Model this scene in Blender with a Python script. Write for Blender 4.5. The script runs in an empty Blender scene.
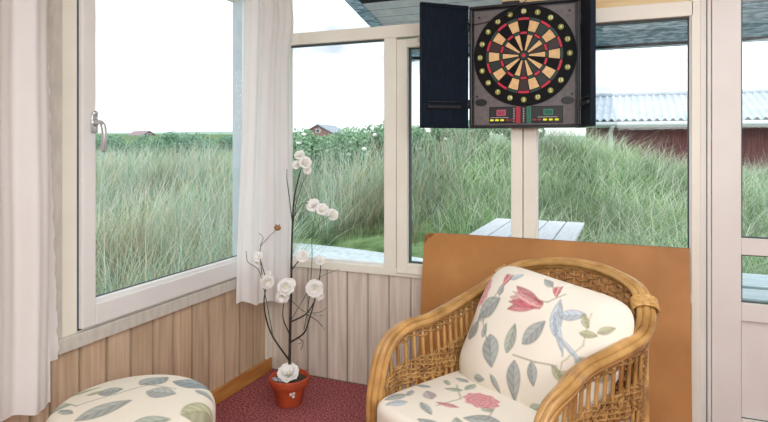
import bpy, bmesh, math, random
import numpy as np
from mathutils import Vector, Matrix
random.seed(7)
RNG = np.random.default_rng(7)
SC = bpy.context.scene
COL = SC.collection
PI = math.pi

# ------------------------------------------------------------------ camera geometry (world: room corner at the origin)
FOC, PCX, HOR, TH = 587.0, 384.0, 142.0, math.radians(22.6)
CAM = np.array([1.971, -2.968, 1.35])
RT = np.array([math.cos(TH), math.sin(TH), 0.0])
FW = np.array([-math.sin(TH), math.cos(TH), 0.0])
UP = np.array([0, 0, 1.0])
def P(px, py, Z):
    """point of the place seen at a given spot of the photograph, Z metres in front of the camera"""
    p = CAM + FW * Z + RT * (px - PCX) / FOC * Z - UP * (py - HOR) / FOC * Z
    return Vector(p.tolist())
def XZ(X, Z, z=0.0):
    p = CAM + FW * Z + RT * X
    return Vector((p[0], p[1], z))

# ------------------------------------------------------------------ materials
def lin(c):
    o = []
    for v in c[:3]:
        v = v / 255.0
        o.append(v / 12.92 if v <= 0.04045 else ((v + 0.055) / 1.055) ** 2.4)
    return (*o, 1.0)
def nodes_of(m):
    m.use_nodes = True
    nt = m.node_tree
    nt.nodes.clear()
    return nt, nt.nodes, nt.links
def mat(name, col, col2=None, rough=0.5, scale=8.0, stretch=(1, 1, 1), bump=0.0, attr=None, lo=0.35, hi=0.65, detail=4,
        metallic=0.0, spec=0.5, bump_scale=None, trans=0.0, sheen=0.0):
    m = bpy.data.materials.new(name)
    nt, N, L = nodes_of(m)
    out = N.new('ShaderNodeOutputMaterial'); b = N.new('ShaderNodeBsdfPrincipled')
    L.new(b.outputs[0], out.inputs[0])
    b.inputs['Roughness'].default_value = rough
    b.inputs['Metallic'].default_value = metallic
    b.inputs['Specular IOR Level'].default_value = spec
    tc = N.new('ShaderNodeTexCoord'); mp = N.new('ShaderNodeMapping')
    mp.inputs['Scale'].default_value = stretch
    L.new(tc.outputs['Object'], mp.inputs[0])
    nz = N.new('ShaderNodeTexNoise'); nz.inputs['Scale'].default_value = scale; nz.inputs['Detail'].default_value = detail
    L.new(mp.outputs[0], nz.inputs['Vector'])
    cr = N.new('ShaderNodeValToRGB')
    cr.color_ramp.elements[0].position = lo; cr.color_ramp.elements[1].position = hi
    cr.color_ramp.elements[0].color = lin(col2 or col); cr.color_ramp.elements[1].color = lin(col)
    L.new(nz.outputs['Fac'], cr.inputs[0])
    src = cr.outputs[0]
    if attr:
        at = N.new('ShaderNodeAttribute'); at.attribute_name = attr
        mx = N.new('ShaderNodeMix'); mx.data_type = 'RGBA'; mx.blend_type = 'MULTIPLY'; mx.inputs[0].default_value = 1.0
        L.new(src, mx.inputs[6]); L.new(at.outputs['Color'], mx.inputs[7]); src = mx.outputs[2]
    L.new(src, b.inputs['Base Color'])
    if bump:
        bp = N.new('ShaderNodeBump'); bp.inputs['Strength'].default_value = bump; bp.inputs['Distance'].default_value = 0.01
        if bump_scale:
            nb = N.new('ShaderNodeTexNoise'); nb.inputs['Scale'].default_value = bump_scale; L.new(mp.outputs[0], nb.inputs['Vector'])
            L.new(nb.outputs['Fac'], bp.inputs['Height'])
        else:
            L.new(nz.outputs['Fac'], bp.inputs['Height'])
        L.new(bp.outputs[0], b.inputs['Normal'])
    if trans:
        tr = N.new('ShaderNodeBsdfTranslucent'); L.new(src, tr.inputs[0])
        ms = N.new('ShaderNodeMixShader'); ms.inputs[0].default_value = trans
        L.new(b.outputs[0], ms.inputs[1]); L.new(tr.outputs[0], ms.inputs[2]); L.new(ms.outputs[0], out.inputs[0])
    return m
def glass_mat(name, tint):
    m = bpy.data.materials.new(name)
    nt, N, L = nodes_of(m)
    out = N.new('ShaderNodeOutputMaterial')
    tr = N.new('ShaderNodeBsdfTransparent'); tr.inputs[0].default_value = tint
    gl = N.new('ShaderNodeBsdfGlossy'); gl.inputs['Roughness'].default_value = 0.02
    lw = N.new('ShaderNodeLayerWeight'); lw.inputs[0].default_value = 0.5
    pw = N.new('ShaderNodeMath'); pw.operation = 'POWER'; pw.inputs[1].default_value = 4.0
    mu = N.new('ShaderNodeMath'); mu.operation = 'MULTIPLY_ADD'; mu.inputs[1].default_value = 0.5; mu.inputs[2].default_value = 0.035
    L.new(lw.outputs['Facing'], pw.inputs[0]); L.new(pw.outputs[0], mu.inputs[0])
    ms = N.new('ShaderNodeMixShader')
    L.new(mu.outputs[0], ms.inputs[0]); L.new(tr.outputs[0], ms.inputs[1]); L.new(gl.outputs[0], ms.inputs[2])
    L.new(ms.outputs[0], out.inputs[0])
    return m
def attr_mat(name, attr, rough=0.7, trans=0.0, bump=0.0, bscale=60, spec=0.3):
    m = bpy.data.materials.new(name)
    nt, N, L = nodes_of(m)
    out = N.new('ShaderNodeOutputMaterial'); b = N.new('ShaderNodeBsdfPrincipled'); b.inputs['Roughness'].default_value = rough
    b.inputs['Specular IOR Level'].default_value = spec
    at = N.new('ShaderNodeAttribute'); at.attribute_name = attr
    L.new(at.outputs['Color'], b.inputs['Base Color'])
    if bump:
        tc = N.new('ShaderNodeTexCoord'); nb = N.new('ShaderNodeTexNoise'); nb.inputs['Scale'].default_value = bscale
        L.new(tc.outputs['Object'], nb.inputs['Vector'])
        bp = N.new('ShaderNodeBump'); bp.inputs['Strength'].default_value = bump; bp.inputs['Distance'].default_value = 0.006
        L.new(nb.outputs['Fac'], bp.inputs['Height']); L.new(bp.outputs[0], b.inputs['Normal'])
    if trans:
        tr = N.new('ShaderNodeBsdfTranslucent'); L.new(at.outputs['Color'], tr.inputs[0])
        ms = N.new('ShaderNodeMixShader'); ms.inputs[0].default_value = trans
        L.new(b.outputs[0], ms.inputs[1]); L.new(tr.outputs[0], ms.inputs[2]); L.new(ms.outputs[0], out.inputs[0])
    else:
        L.new(b.outputs[0], out.inputs[0])
    return m
def emit_mat(name, col, strength):
    m = bpy.data.materials.new(name)
    nt, N, L = nodes_of(m)
    out = N.new('ShaderNodeOutputMaterial'); e = N.new('ShaderNodeBsdfPrincipled')
    e.inputs['Base Color'].default_value = lin(col); e.inputs['Emission Color'].default_value = lin(col)
    e.inputs['Emission Strength'].default_value = strength
    L.new(e.outputs[0], out.inputs[0])
    return m

M = dict(
    carpet=mat('carpet_red', (200, 122, 124), (108, 52, 58), rough=0.95, scale=110, lo=0.36, hi=0.68, detail=2, bump=0.5, spec=0.1),
    boards_a=mat('boards_whitewashed_tan', (220, 197, 170), (188, 162, 134), rough=0.6, scale=7, stretch=(6, 6, 0.35), attr='tint', lo=0.3, hi=0.7, spec=0.2),
    boards_b=mat('boards_whitewashed_pale', (236, 228, 216), (206, 194, 180), rough=0.6, scale=7, stretch=(6, 6, 0.35), attr='tint', lo=0.3, hi=0.7, spec=0.2),
    white=mat('window_paint_white', (236, 236, 234), (230, 230, 228), rough=0.35, scale=3),
    cream=mat('window_paint_cream', (242, 239, 226), (236, 232, 218), rough=0.4, scale=4),
    doorw=mat('door_paint_white', (232, 229, 224), (226, 222, 216), rough=0.4, scale=3),
    grey_trim=mat('trim_paint_grey', (214, 210, 200), (200, 196, 186), rough=0.5, scale=12, stretch=(3, 3, 1)),
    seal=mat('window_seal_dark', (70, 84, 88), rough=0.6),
    reveal=mat('outside_reveal_blue_grey', (198, 206, 210), (186, 196, 202), rough=0.5, scale=4),
    pine=mat('pine_orange', (206, 148, 78), (170, 108, 48), rough=0.4, scale=6, stretch=(4, 0.5, 4), bump=0.05),
    pinel=mat('pine_pale', (236, 214, 170), (220, 188, 136), rough=0.5, scale=6, stretch=(0.6, 4, 5)),
    glass=glass_mat('window_glass', (0.90, 0.96, 0.97, 1)),
    glass_d=glass_mat('door_glass', (0.84, 0.93, 0.93, 1)),
    steel=mat('brushed_steel', (214, 216, 218), (196, 198, 200), rough=0.3, metallic=0.6, scale=20),
    curtain=mat('curtain_white_cotton', (253, 253, 253), (249, 247, 244), rough=0.85, scale=3, stretch=(3, 3, 0.6), trans=0.3, spec=0.1),
    hardboard=mat('hardboard_brown', (192, 138, 82), (168, 114, 62), rough=0.5, scale=5, detail=8, lo=0.25, hi=0.75, spec=0.3),
    hb_edge=mat('hardboard_edge', (150, 96, 48), (110, 70, 36), rough=0.7, scale=30),
    rattan=mat('rattan_cane', (206, 162, 100), (150, 108, 58), rough=0.24, scale=9, lo=0.3, hi=0.66, detail=6, bump=0.1),
    wicker=mat('woven_wicker', (190, 146, 88), (128, 88, 44), rough=0.5, scale=26, lo=0.3, hi=0.68),
    wrap=mat('cane_wrap', (222, 180, 112), (176, 128, 66), rough=0.45, scale=50, stretch=(1, 1, 4)),
    terracotta=mat('terracotta', (196, 86, 48), (170, 68, 36), rough=0.6, scale=10),
    soil=mat('potting_soil', (96, 84, 72), (46, 38, 32), rough=0.95, scale=70, bump=0.6),
    pebble=mat('grey_pebble', (200, 204, 210), (160, 166, 176), rough=0.5, scale=30),
    bark=mat('twig_dark', (66, 58, 50), (34, 34, 30), rough=0.7, scale=40),
    twig_g=mat('stem_green', (96, 116, 84), (64, 84, 60), rough=0.6, scale=40),
    petal=mat('petal_white', (255, 254, 252), (250, 247, 242), rough=0.7, scale=30, trans=0.08),
    petal_c=mat('flower_centre', (240, 236, 206), (222, 216, 170), rough=0.6, scale=60),
    bud=mat('dry_bud', (178, 128, 74), (130, 88, 46), rough=0.7, scale=60),
    dk_plastic=mat('dartboard_grey_plastic', (112, 106, 106), (98, 93, 94), rough=0.45, scale=40),
    dk_frame=mat('dartboard_black', (36, 38, 42), (28, 30, 34), rough=0.4, scale=30),
    navy=mat('cabinet_door_navy', (22, 34, 48), (14, 22, 34), rough=0.6, scale=24, stretch=(6, 6, 0.6), spec=0.12),
    dblack=mat('scoring_black', (20, 21, 24), (14, 15, 18), rough=0.6, scale=60, spec=0.15),
    dblack2=mat('scoring_dark_green', (24, 40, 36), rough=0.5),
    dblack3=mat('scoring_dark_maroon', (48, 28, 28), rough=0.5),
    dtan=mat('scoring_tan', (236, 198, 144), (224, 180, 122), rough=0.5, scale=60),
    dred=mat('scoring_red', (196, 36, 62), rough=0.5),
    dgreen=mat('scoring_green', (26, 60, 52), rough=0.5),
    dyellow=mat('number_yellow', (252, 250, 214), rough=0.5),
    dolive=mat('number_olive', (146, 148, 56), rough=0.5),
    lcd_r=emit_mat('display_red', (186, 100, 118), 0.12),
    lcd_g=emit_mat('display_green', (52, 128, 106), 0.12),
    lcd_dr=mat('display_red_digits', (150, 40, 70), rough=0.4),
    lcd_dg=mat('display_green_digits', (20, 80, 66), rough=0.4),
    btn_y=emit_mat('button_yellow', (226, 226, 60), 0.3),
    btn_r=mat('button_red', (150, 60, 66), rough=0.4),
    soffit=mat('soffit_blue_grey', (236, 236, 246), (214, 218, 230), rough=0.6, scale=14, stretch=(1, 1, 1)),
    soffit_m=mat('soffit_mottled', (204, 230, 252), (100, 140, 172), rough=0.5, scale=15, stretch=(1.2, 3.0, 2), lo=0.40, hi=0.60, detail=5),
    roofdark=mat('roof_felt', (80, 86, 92), rough=0.9),
    ground=mat('ground_turf', (126, 150, 104), (62, 88, 56), rough=1.0, scale=3, spec=0.05),
    paving=mat('paving_pale', (206, 218, 222), (180, 194, 200), rough=0.8, scale=14),
    tablew=mat('table_white_slats', (226, 230, 236), (208, 214, 222), rough=0.6, scale=10, stretch=(6, 0.6, 6)),
    benchw=mat('bench_weathered_slats', (206, 220, 226), (176, 194, 204), rough=0.7, scale=10, stretch=(0.6, 6, 6)),
    corr=mat('corrugated_sheet_grey', (184, 194, 204), (160, 172, 184), rough=0.6, scale=2.5),
    barnred=mat('barn_dark_red', (120, 70, 72), (86, 50, 54), rough=0.8, scale=6, stretch=(6, 6, 0.5)),
    barnpipe=mat('gutter_pale', (206, 216, 224), rough=0.5),
    brick=mat('far_brick', (150, 112, 108), (130, 92, 90), rough=0.9, scale=3),
    fargrey=mat('far_roof_grey', (150, 158, 170), rough=0.9),
    farbrown=mat('far_roof_brown', (150, 130, 136), rough=0.9),
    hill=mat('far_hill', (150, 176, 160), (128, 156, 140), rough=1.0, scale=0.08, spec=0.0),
    blade=attr_mat('grass_blades', 'col', rough=0.8, trans=0.25, spec=0.1),
    leaf=attr_mat('shrub_leaves', 'col', rough=0.7, trans=0.2, spec=0.15),
    floral=attr_mat('floral_cotton', 'col', rough=0.85, bump=0.15, bscale=220, spec=0.1),
    vinyl=mat('white_sticker', (240, 238, 230), rough=0.5),
    cable=mat('black_cable', (24, 24, 28), rough=0.5),
)

# ------------------------------------------------------------------ mesh helpers
def box(bm, x0, x1, y0, y1, z0, z1, mi=0, bevel=0.0):
    vs = [bm.verts.new((x, y, z)) for x in (x0, x1) for y in (y0, y1) for z in (z0, z1)]
    fs = []
    for idx in ((0, 1, 3, 2), (4, 6, 7, 5), (0, 4, 5, 1), (2, 3, 7, 6), (0, 2, 6, 4), (1, 5, 7, 3)):
        f = bm.faces.new([vs[i] for i in idx]); f.material_index = mi; fs.append(f)
    if bevel:
        es = list({e for f in fs for e in f.edges})
        r = bmesh.ops.bevel(bm, geom=es, offset=bevel, segments=2, affect='EDGES', profile=0.5)
        for f in r['faces']: f.material_index = mi
    return vs
def tube(bm, pts, r, n=8, mi=0, cap=True):
    pts = [Vector(p) for p in pts]
    if not hasattr(r, '__len__'): r = [r] * len(pts)
    rings = []; ref = None
    for i, p in enumerate(pts):
        t = (pts[min(i + 1, len(pts) - 1)] - pts[max(i - 1, 0)]).normalized()
        if ref is None:
            ref = Vector((0, 0, 1)) if abs(t.z) < 0.9 else Vector((1, 0, 0))
        a = (ref - t * ref.dot(t))
        if a.length < 1e-5: a = t.orthogonal()
        a.normalize(); ref = a; b = t.cross(a)
        rings.append([bm.verts.new(p + (a * math.cos(2 * PI * k / n) + b * math.sin(2 * PI * k / n)) * r[i]) for k in range(n)])
    for A, B in zip(rings, rings[1:]):
        for k in range(n):
            f = bm.faces.new((A[k], A[(k + 1) % n], B[(k + 1) % n], B[k])); f.material_index = mi; f.smooth = True
    if cap:
        f = bm.faces.new(rings[0][::-1]); f.material_index = mi
        f = bm.faces.new(rings[-1]); f.material_index = mi
def spline(P_, n=6):
    P_ = [Vector(p) for p in P_]
    P_ = [P_[0] * 2 - P_[1]] + P_ + [P_[-1] * 2 - P_[-2]]
    o = []
    for i in range(1, len(P_) - 2):
        p0, p1, p2, p3 = P_[i - 1:i + 3]
        for k in range(n):
            t = k / n
            o.append(0.5 * (2 * p1 + (p2 - p0) * t + (2 * p0 - 5 * p1 + 4 * p2 - p3) * t * t + (3 * p1 - p0 - 3 * p2 + p3) * t ** 3))
    o.append(P_[-2]); return o
def lathe(bm, prof, n=32, c=(0, 0, 0), mi=0, sx=1, sy=1):
    rings = []
    for r, z in prof:
        rings.append([bm.verts.new((c[0] + sx * r * math.cos(2 * PI * k / n), c[1] + sy * r * math.sin(2 * PI * k / n), c[2] + z)) for k in range(n)])
    for A, B in zip(rings, rings[1:]):
        for k in range(n):
            f = bm.faces.new((A[k], A[(k + 1) % n], B[(k + 1) % n], B[k])); f.material_index = mi; f.smooth = True
    for Rg in (rings[0][::-1], rings[-1]):
        f = bm.faces.new(Rg); f.material_index = mi
def obj(name, bm, mats, parent=None, smooth=False, loc=None):
    me = bpy.data.meshes.new(name)
    bmesh.ops.recalc_face_normals(bm, faces=bm.faces[:])
    bm.to_mesh(me); bm.free()
    for m in (mats if isinstance(mats, (list, tuple)) else [mats]): me.materials.append(M[m] if isinstance(m, str) else m)
    if smooth:
        for p in me.polygons: p.use_smooth = True
    o = bpy.data.objects.new(name, me); COL.objects.link(o)
    if parent: o.parent = parent
    if loc: o.location = loc
    return o
def obj_np(name, V, Fc, mats, parent=None, col=None, smooth=False):
    """mesh from arrays; Fc is a list of index lists; col = per-vertex colours"""
    me = bpy.data.meshes.new(name)
    me.from_pydata(V.tolist() if hasattr(V, 'tolist') else V, [], Fc.tolist() if hasattr(Fc, 'tolist') else Fc)
    if col is not None:
        ca = me.color_attributes.new('col', 'FLOAT_COLOR', 'POINT')
        c4 = np.ones((len(V), 4), np.float32); c4[:, :3] = col
        ca.data.foreach_set('color', c4.ravel())
    me.materials.append(M[mats])
    if smooth:
        me.polygons.foreach_set('use_smooth', [True] * len(me.polygons))
    me.update()
    o = bpy.data.objects.new(name, me); COL.objects.link(o)
    if parent: o.parent = parent
    return o
def tag(o, label, cat, group=None, kind=None):
    o['label'] = label; o['category'] = cat
    if group: o['group'] = group
    if kind: o['kind'] = kind
    return o
def thing(name, label, cat, loc=(0, 0, 0), rz=0.0, group=None):
    o = bpy.data.objects.new(name, None); COL.objects.link(o)
    o.location = loc; o.rotation_euler = (0, 0, rz)
    return tag(o, label, cat, group)
def setting(name):
    o = bpy.data.objects.new(name, None); COL.objects.link(o); o['kind'] = 'structure'; return o
def struct(name, bm, mats, parent=None, smooth=False):
    o = obj(name, bm, mats, parent, smooth)
    if not parent: o['kind'] = 'structure'
    return o
def tint_faces(o, groups):
    """per-board tint: groups = list of (first face, last face, value)"""
    me = o.data
    ca = me.color_attributes.new('tint', 'FLOAT_COLOR', 'CORNER')
    arr = np.ones((len(me.loops), 4), np.float32)
    for p in me.polygons:
        arr[p.loop_start:p.loop_start + p.loop_total, :3] = groups[min(p.index // groups_size(groups, me), len(groups) - 1)]
    ca.data.foreach_set('color', arr.ravel())
def groups_size(groups, me): return max(1, len(me.polygons) // len(groups))

# ------------------------------------------------------------------ room shell
bm = bmesh.new(); box(bm, 0, 5.2, -5.2, 0, -0.12, 0); struct('floor', bm, 'carpet')

def boards(name, m, spans, along, lo, hi, thick, z0f):
    """vertical tongue-and-groove boards; along 'y' -> wall at x=0, along 'x' -> wall at y=0"""
    bm = bmesh.new(); tints = []
    for (s0, s1, z0, z1) in spans:
        s = s0
        while s < s1 - 1e-4:
            e = min(s + 0.127, s1)
            if along == 'y': box(bm, lo, hi, s + 0.0016, e - 0.0016, z0, z1, bevel=0.006)
            else: box(bm, s + 0.0016, e - 0.0016, lo, hi, z0, z1, bevel=0.006)
            tints.append(1)
            s = e
        if along == 'y': box(bm, lo - 0.01, hi - 0.008, s0, s1, z0, z1, bevel=0.006)
        else: box(bm, s0, s1, lo + 0.008, hi + 0.01, z0, z1, bevel=0.006)
        tints.append(0)
    o = obj(name, bm, m); o['kind'] = 'structure'
    me = o.data; k = len(me.polygons) // len(tints)
    ca = me.color_attributes.new('tint', 'FLOAT_COLOR', 'CORNER'); arr = np.ones((len(me.loops), 4), np.float32)
    vals = 0.90 + 0.13 * RNG.random(len(tints)); warm = RNG.random(len(tints)) * 0.04
    vals = np.where(np.array(tints) == 0, 0.35, vals)
    for p in me.polygons:
        i = min(p.index // k, len(tints) - 1)
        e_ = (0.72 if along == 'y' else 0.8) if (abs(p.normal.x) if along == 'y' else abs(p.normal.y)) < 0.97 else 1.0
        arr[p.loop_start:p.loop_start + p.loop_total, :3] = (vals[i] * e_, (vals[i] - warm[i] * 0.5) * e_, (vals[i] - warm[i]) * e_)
    ca.data.foreach_set('color', arr.ravel())
    return o
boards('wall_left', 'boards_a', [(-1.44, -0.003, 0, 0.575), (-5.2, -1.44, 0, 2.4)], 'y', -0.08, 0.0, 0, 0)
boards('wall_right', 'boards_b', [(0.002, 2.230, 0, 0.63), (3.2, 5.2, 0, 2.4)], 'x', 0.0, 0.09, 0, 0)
bm = bmesh.new(); box(bm, -0.09, 0.0, -1.44, 0.0, 2.24, 2.4); struct('wall_left_header', bm, 'cream')
bm = bmesh.new(); box(bm, -0.09, 3.2, 0.0, 0.09, 2.25, 2.4); struct('wall_right_header', bm, 'cream')
bm = bmesh.new(); box(bm, 0.0, 0.022, -5.2, -0.012, 0.0, 0.073, bevel=0.003); struct('baseboard_left', bm, 'pine')
bm = bmesh.new(); box(bm, -0.09, 5.3, -5.3, 0.09, 2.4, 2.5); struct('ceiling', bm, 'cream')
bm = bmesh.new(); box(bm, 0, 5.2, -5.3, -5.2, 0, 2.4); struct('wall_back', bm, 'cream')
bm = bmesh.new(); box(bm, 5.2, 5.3, -5.2, 0, 0, 2.4); struct('wall_far_right', bm, 'cream')
# corner trim strips and the corner post
bm = bmesh.new(); box(bm, 0.0, 0.012, -0.05, -0.001, 0.073, 0.575); box(bm, 0.0, 0.014, -0.014, 0.0, 0.073, 0.63); struct('trim_1', bm, 'boards_b_plain' if 'boards_b_plain' in M else 'cream')
bm = bmesh.new(); box(bm, -0.085, -0.021, -0.24, 0.0, 0.575, 2.24); box(bm, -0.021, 0.0, -0.199, 0.0, 0.575, 2.24); box(bm, -0.085, 0.10, 0.0, 0.085, 0.63, 2.25); struct('trim_2', bm, 'white')
bm = bmesh.new(); box(bm, -0.088, -0.022, -0.2425, -0.2395, 0.66, 2.135); struct('trim_3', bm, 'reveal')   # outside reveal of the left window
# grey casing round the left window
bm = bmesh.new(); box(bm, 0.0, 0.026, -1.46, -0.16, 0.560, 0.615, bevel=0.004); box(bm, 0.0, 0.02, -1.465, -1.405, 0.615, 2.2, bevel=0.004)
struct('trim_4', bm, 'grey_trim')

# left window: fixed frame, casement sash, pane, handle
w1 = setting('window_1')
bm = bmesh.new()
box(bm, -0.08, 0.012, -1.405, -1.334, 0.615, 2.24, bevel=0.003); box(bm, -0.08, 0.012, -1.334, -0.24, 0.615, 0.640, bevel=0.002)
box(bm, -0.02, 0.0, -0.245, -0.20, 0.640, 2.24); box(bm, -0.02, 0.0, -1.334, -0.245, 2.21, 2.24); box(bm, -0.085, -0.02, -1.334, -0.24, 2.135, 2.16)
struct('window_frame', bm, 'cream', w1)
bm = bmesh.new()
for a in ((-1.330, -1.268, 0.628, 2.21), (-0.25, -0.20, 0.628, 2.21), (-1.268, -0.25, 0.628, 0.712), (-1.268, -0.25, 2.16, 2.21)):
    box(bm, -0.02, 0.034 if a[0] != -0.25 else 0.004, a[0], a[1], a[2], a[3], bevel=0.004)
for a in ((-1.27, -1.256, 0.71, 2.16), (-1.27, -0.25, 0.71, 0.726)):
    box(bm, -0.012, 0.018, *a, bevel=0.003)
struct('sash', bm, 'white', w1)
bm = bmesh.new(); box(bm, -0.012, -0.006, -1.256, -1.252, 0.726, 2.16); box(bm, -0.012, -0.006, -1.256, -0.25, 0.726, 0.730)
struct('glazing_seal', bm, 'seal', w1)
bm = bmesh.new(); box(bm, 0.010, 0.0138, -1.335, -0.2, 0.621, 0.6285); box(bm, 0.010, 0.0138, -1.337, -1.3295, 0.621, 2.2); struct('sash_gap_shade', bm, 'seal', w1)  # dark strips put in for the shadow line between sash and frame
bm = bmesh.new()
f = bm.faces.new([bm.verts.new(p) for p in ((-0.008, -1.26, 0.72), (-0.008, -0.245, 0.72), (-0.008, -0.245, 2.165), (-0.008, -1.26, 2.165))])
struct('pane', bm, 'glass', w1)
# lever handle
bm = bmesh.new()
tube(bm, [(0.034, -1.279, 1.425), (0.043, -1.279, 1.425)], 0.0165, 20)
box(bm, 0.034, 0.042, -1.294, -1.264, 1.385, 1.46, bevel=0.004)
tube(bm, [(0.04, -1.279, 1.462), (0.045, -1.279, 1.462)], 0.011, 16)
tube(bm, spline([(0.042, -1.279, 1.425), (0.066, -1.279, 1.428), (0.078, -1.276, 1.418), (0.083, -1.273, 1.39), (0.081, -1.272, 1.35), (0.074, -1.273, 1.315)]),
     [0.009] * 12 + [0.0105] * 13 + [0.010] * 6, 12)
struct('handle', bm, 'steel', w1, True)

# right wall windows
def pane(parent, x0, x1, z0, z1, y=0.022, m='glass'):
    bm = bmesh.new(); bm.faces.new([bm.verts.new(p) for p in ((x0, y, z0), (x1, y, z0), (x1, y, z1), (x0, y, z1))])
    return struct('pane', bm, m, parent)
w2 = setting('window_2')
bm = bmesh.new()
box(bm, 0.10, 2.231, -0.016, 0.07, 0.625, 0.668, bevel=0.003)        # bottom rail
box(bm, 0.10, 2.24, -0.016, 0.07, 1.915, 1.983, bevel=0.003)        # transom
box(bm, 0.742, 0.812, -0.014, 0.07, 0.668, 1.915, bevel=0.003)      # post
box(bm, 1.49, 1.552, -0.014, 0.07, 0.668, 1.915, bevel=0.003)       # mullion behind the dartboard
box(bm, 2.231, 2.268, -0.016, 0.07, 0.0, 2.25, bevel=0.003)      # right post
box(bm, 0.10, 0.115, -0.010, 0.07, 0.668, 2.25)
struct('window_frame', bm, 'cream', w2)
bm = bmesh.new()
for (x0, x1) in ((0.115, 0.742), (1.552, 2.231)):
    box(bm, x0, x1, 0.0, 0.03, 0.668, 0.683); box(bm, x0, x0 + 0.006, 0.0, 0.03, 0.683, 1.915); box(bm, x1 - 0.006, x1, 0.0, 0.03, 0.683, 1.915)
struct('glazing_bead', bm, 'white', w2)
bm = bmesh.new()
for (x0, x1) in ((0.115, 0.742), (1.552, 2.231)):
    box(bm, x0, x1, 0.012, 0.03, 1.905, 1.915)
box(bm, 2.219, 2.226, 0.012, 0.03, 0.683, 1.91)
struct('glazing_seal', bm, 'seal', w2)
pane(w2, 0.115, 0.742, 0.675, 1.915); pane(w2, 1.552, 2.231, 0.675, 1.915); pane(w2, 0.115, 1.38, 1.983, 2.25)
w3 = setting('window_3')
bm = bmesh.new()
for a in ((0.820, 0.880, 0.645, 1.900), (1.432, 1.487, 0.645, 1.900), (0.880, 1.432, 0.645, 0.700), (0.880, 1.432, 1.855, 1.900)):
    box(bm, a[0], a[1], -0.030, 0.05, a[2], a[3], bevel=0.004)
struct('sash', bm, 'cream', w3)
bm = bmesh.new()
box(bm, 0.880, 0.886, 0.0, 0.03, 0.700, 1.855); box(bm, 0.880, 1.432, 0.0, 0.03, 1.849, 1.855); box(bm, 0.88, 1.432, 0.0, 0.03, 0.7, 0.706)
struct('glazing_seal', bm, 'seal', w3)
bm = bmesh.new(); box(bm, 0.940, 0.975, -0.036, -0.028, 1.88, 1.905, bevel=0.002); tube(bm, [(0.957, -0.04, 1.875), (0.957, -0.04, 1.91)], 0.005, 10); struct('hinge', bm, 'steel', w3)
pane(w3, 0.884, 1.432, 0.70, 1.855)
bm = bmesh.new(); box(bm, 1.38, 2.231, 0.01, 0.05, 1.983, 2.25); struct('trim_5', bm, 'pinel')

# glazed door
d1 = setting('door_1')
bm = bmesh.new()
box(bm, 2.268, 2.292, -0.004, 0.08, 0.0, 2.25, bevel=0.003); box(bm, 2.294, 2.309, -0.018, 0.08, 0.0, 2.2, bevel=0.003)
box(bm, 3.17, 3.2, -0.018, 0.08, 0.0, 2.2, bevel=0.003); box(bm, 2.309, 3.17, -0.018, 0.08, 2.13, 2.2, bevel=0.003)
struct('door_frame', bm, 'doorw', d1)
bm = bmesh.new(); box(bm, 2.291, 2.295, -0.002, 0.05, 0.0, 2.2); struct('weather_seal', bm, 'seal', d1)
bm = bmesh.new()
X0, X1 = 2.312, 3.168
for a in ((X0, X0 + 0.113, 0.01, 2.13), (X1 - 0.113, X1, 0.01, 2.13), (X0 + 0.113, X1 - 0.113, 0.01, 0.143), (X0 + 0.113, X1 - 0.113, 0.571, 0.650),
          (X0 + 0.113, X1 - 0.113, 0.859, 0.932), (X0 + 0.113, X1 - 0.113, 2.02, 2.13)):
    box(bm, a[0], a[1], -0.012, 0.035, a[2], a[3], bevel=0.003)
struct('leaf_frame', bm, 'doorw', d1)
bm = bmesh.new(); box(bm, X0 + 0.11, X1 - 0.11, 0.008, 0.022, 0.14, 0.575); struct('lower_panel', bm, 'doorw', d1)
bm = bmesh.new()
box(bm, X0 + 0.113, X0 + 0.116, 0.004, 0.012, 0.143, 0.571); box(bm, X0 + 0.113, X1 - 0.113, 0.004, 0.012, 0.568, 0.571); box(bm, X0 + 0.113, X1 - 0.113, 0.004, 0.012, 0.143, 0.146)
for z0, z1 in ((0.932, 2.02), (0.65, 0.859)):
    for a in ((X0 + 0.113, X0 + 0.119, z0, z1), (X0 + 0.119, X1 - 0.113, z0, z0 + 0.005), (X0 + 0.119, X1 - 0.113, z1 - 0.005, z1)): box(bm, a[0], a[1], 0.002, 0.02, a[2], a[3])
struct('glazing_seal', bm, 'seal', d1)
pane(d1, X0 + 0.11, X1 - 0.11, 0.93, 2.02, 0.014, 'glass_d'); pane(d1, X0 + 0.11, X1 - 0.11, 0.65, 0.86, 0.014, 'glass_d')

# roof overhang outside the right wall
def soff(v): return 2.163 - 0.232 * v
bm = bmesh.new()
n = 9
for i in range(n):
    v0, v1 = 0.09 + (0.93 - 0.09) * i / n, 0.09 + (0.93 - 0.09) * (i + 1) / n - 0.004
    vs = [bm.verts.new(p) for p in ((0.56, v0, soff(v0)), (3.6, v0, soff(v0)), (3.6, v1, soff(v1)), (0.56, v1, soff(v1)))]
    f = bm.faces.new(vs); f.material_index = 0 if i < 4 else 1
for x0 in (0.483,):
    vs = [bm.verts.new(p) for p in ((x0, 0.0, soff(0) - 0.004), (0.565, 0.0, soff(0) - 0.004), (0.565, 1.0, soff(1.0) - 0.004), (x0, 1.0, soff(1.0) - 0.004))]
    f = bm.faces.new(vs); f.material_index = 1
vs = [bm.verts.new(p) for p in ((0.483, 0.93, soff(1) - 0.0), (3.6, 0.93, soff(1)), (3.6, 1.0, soff(1)), (0.483, 1.0, soff(1)))]
f = bm.faces.new(vs); f.material_index = 1
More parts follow.
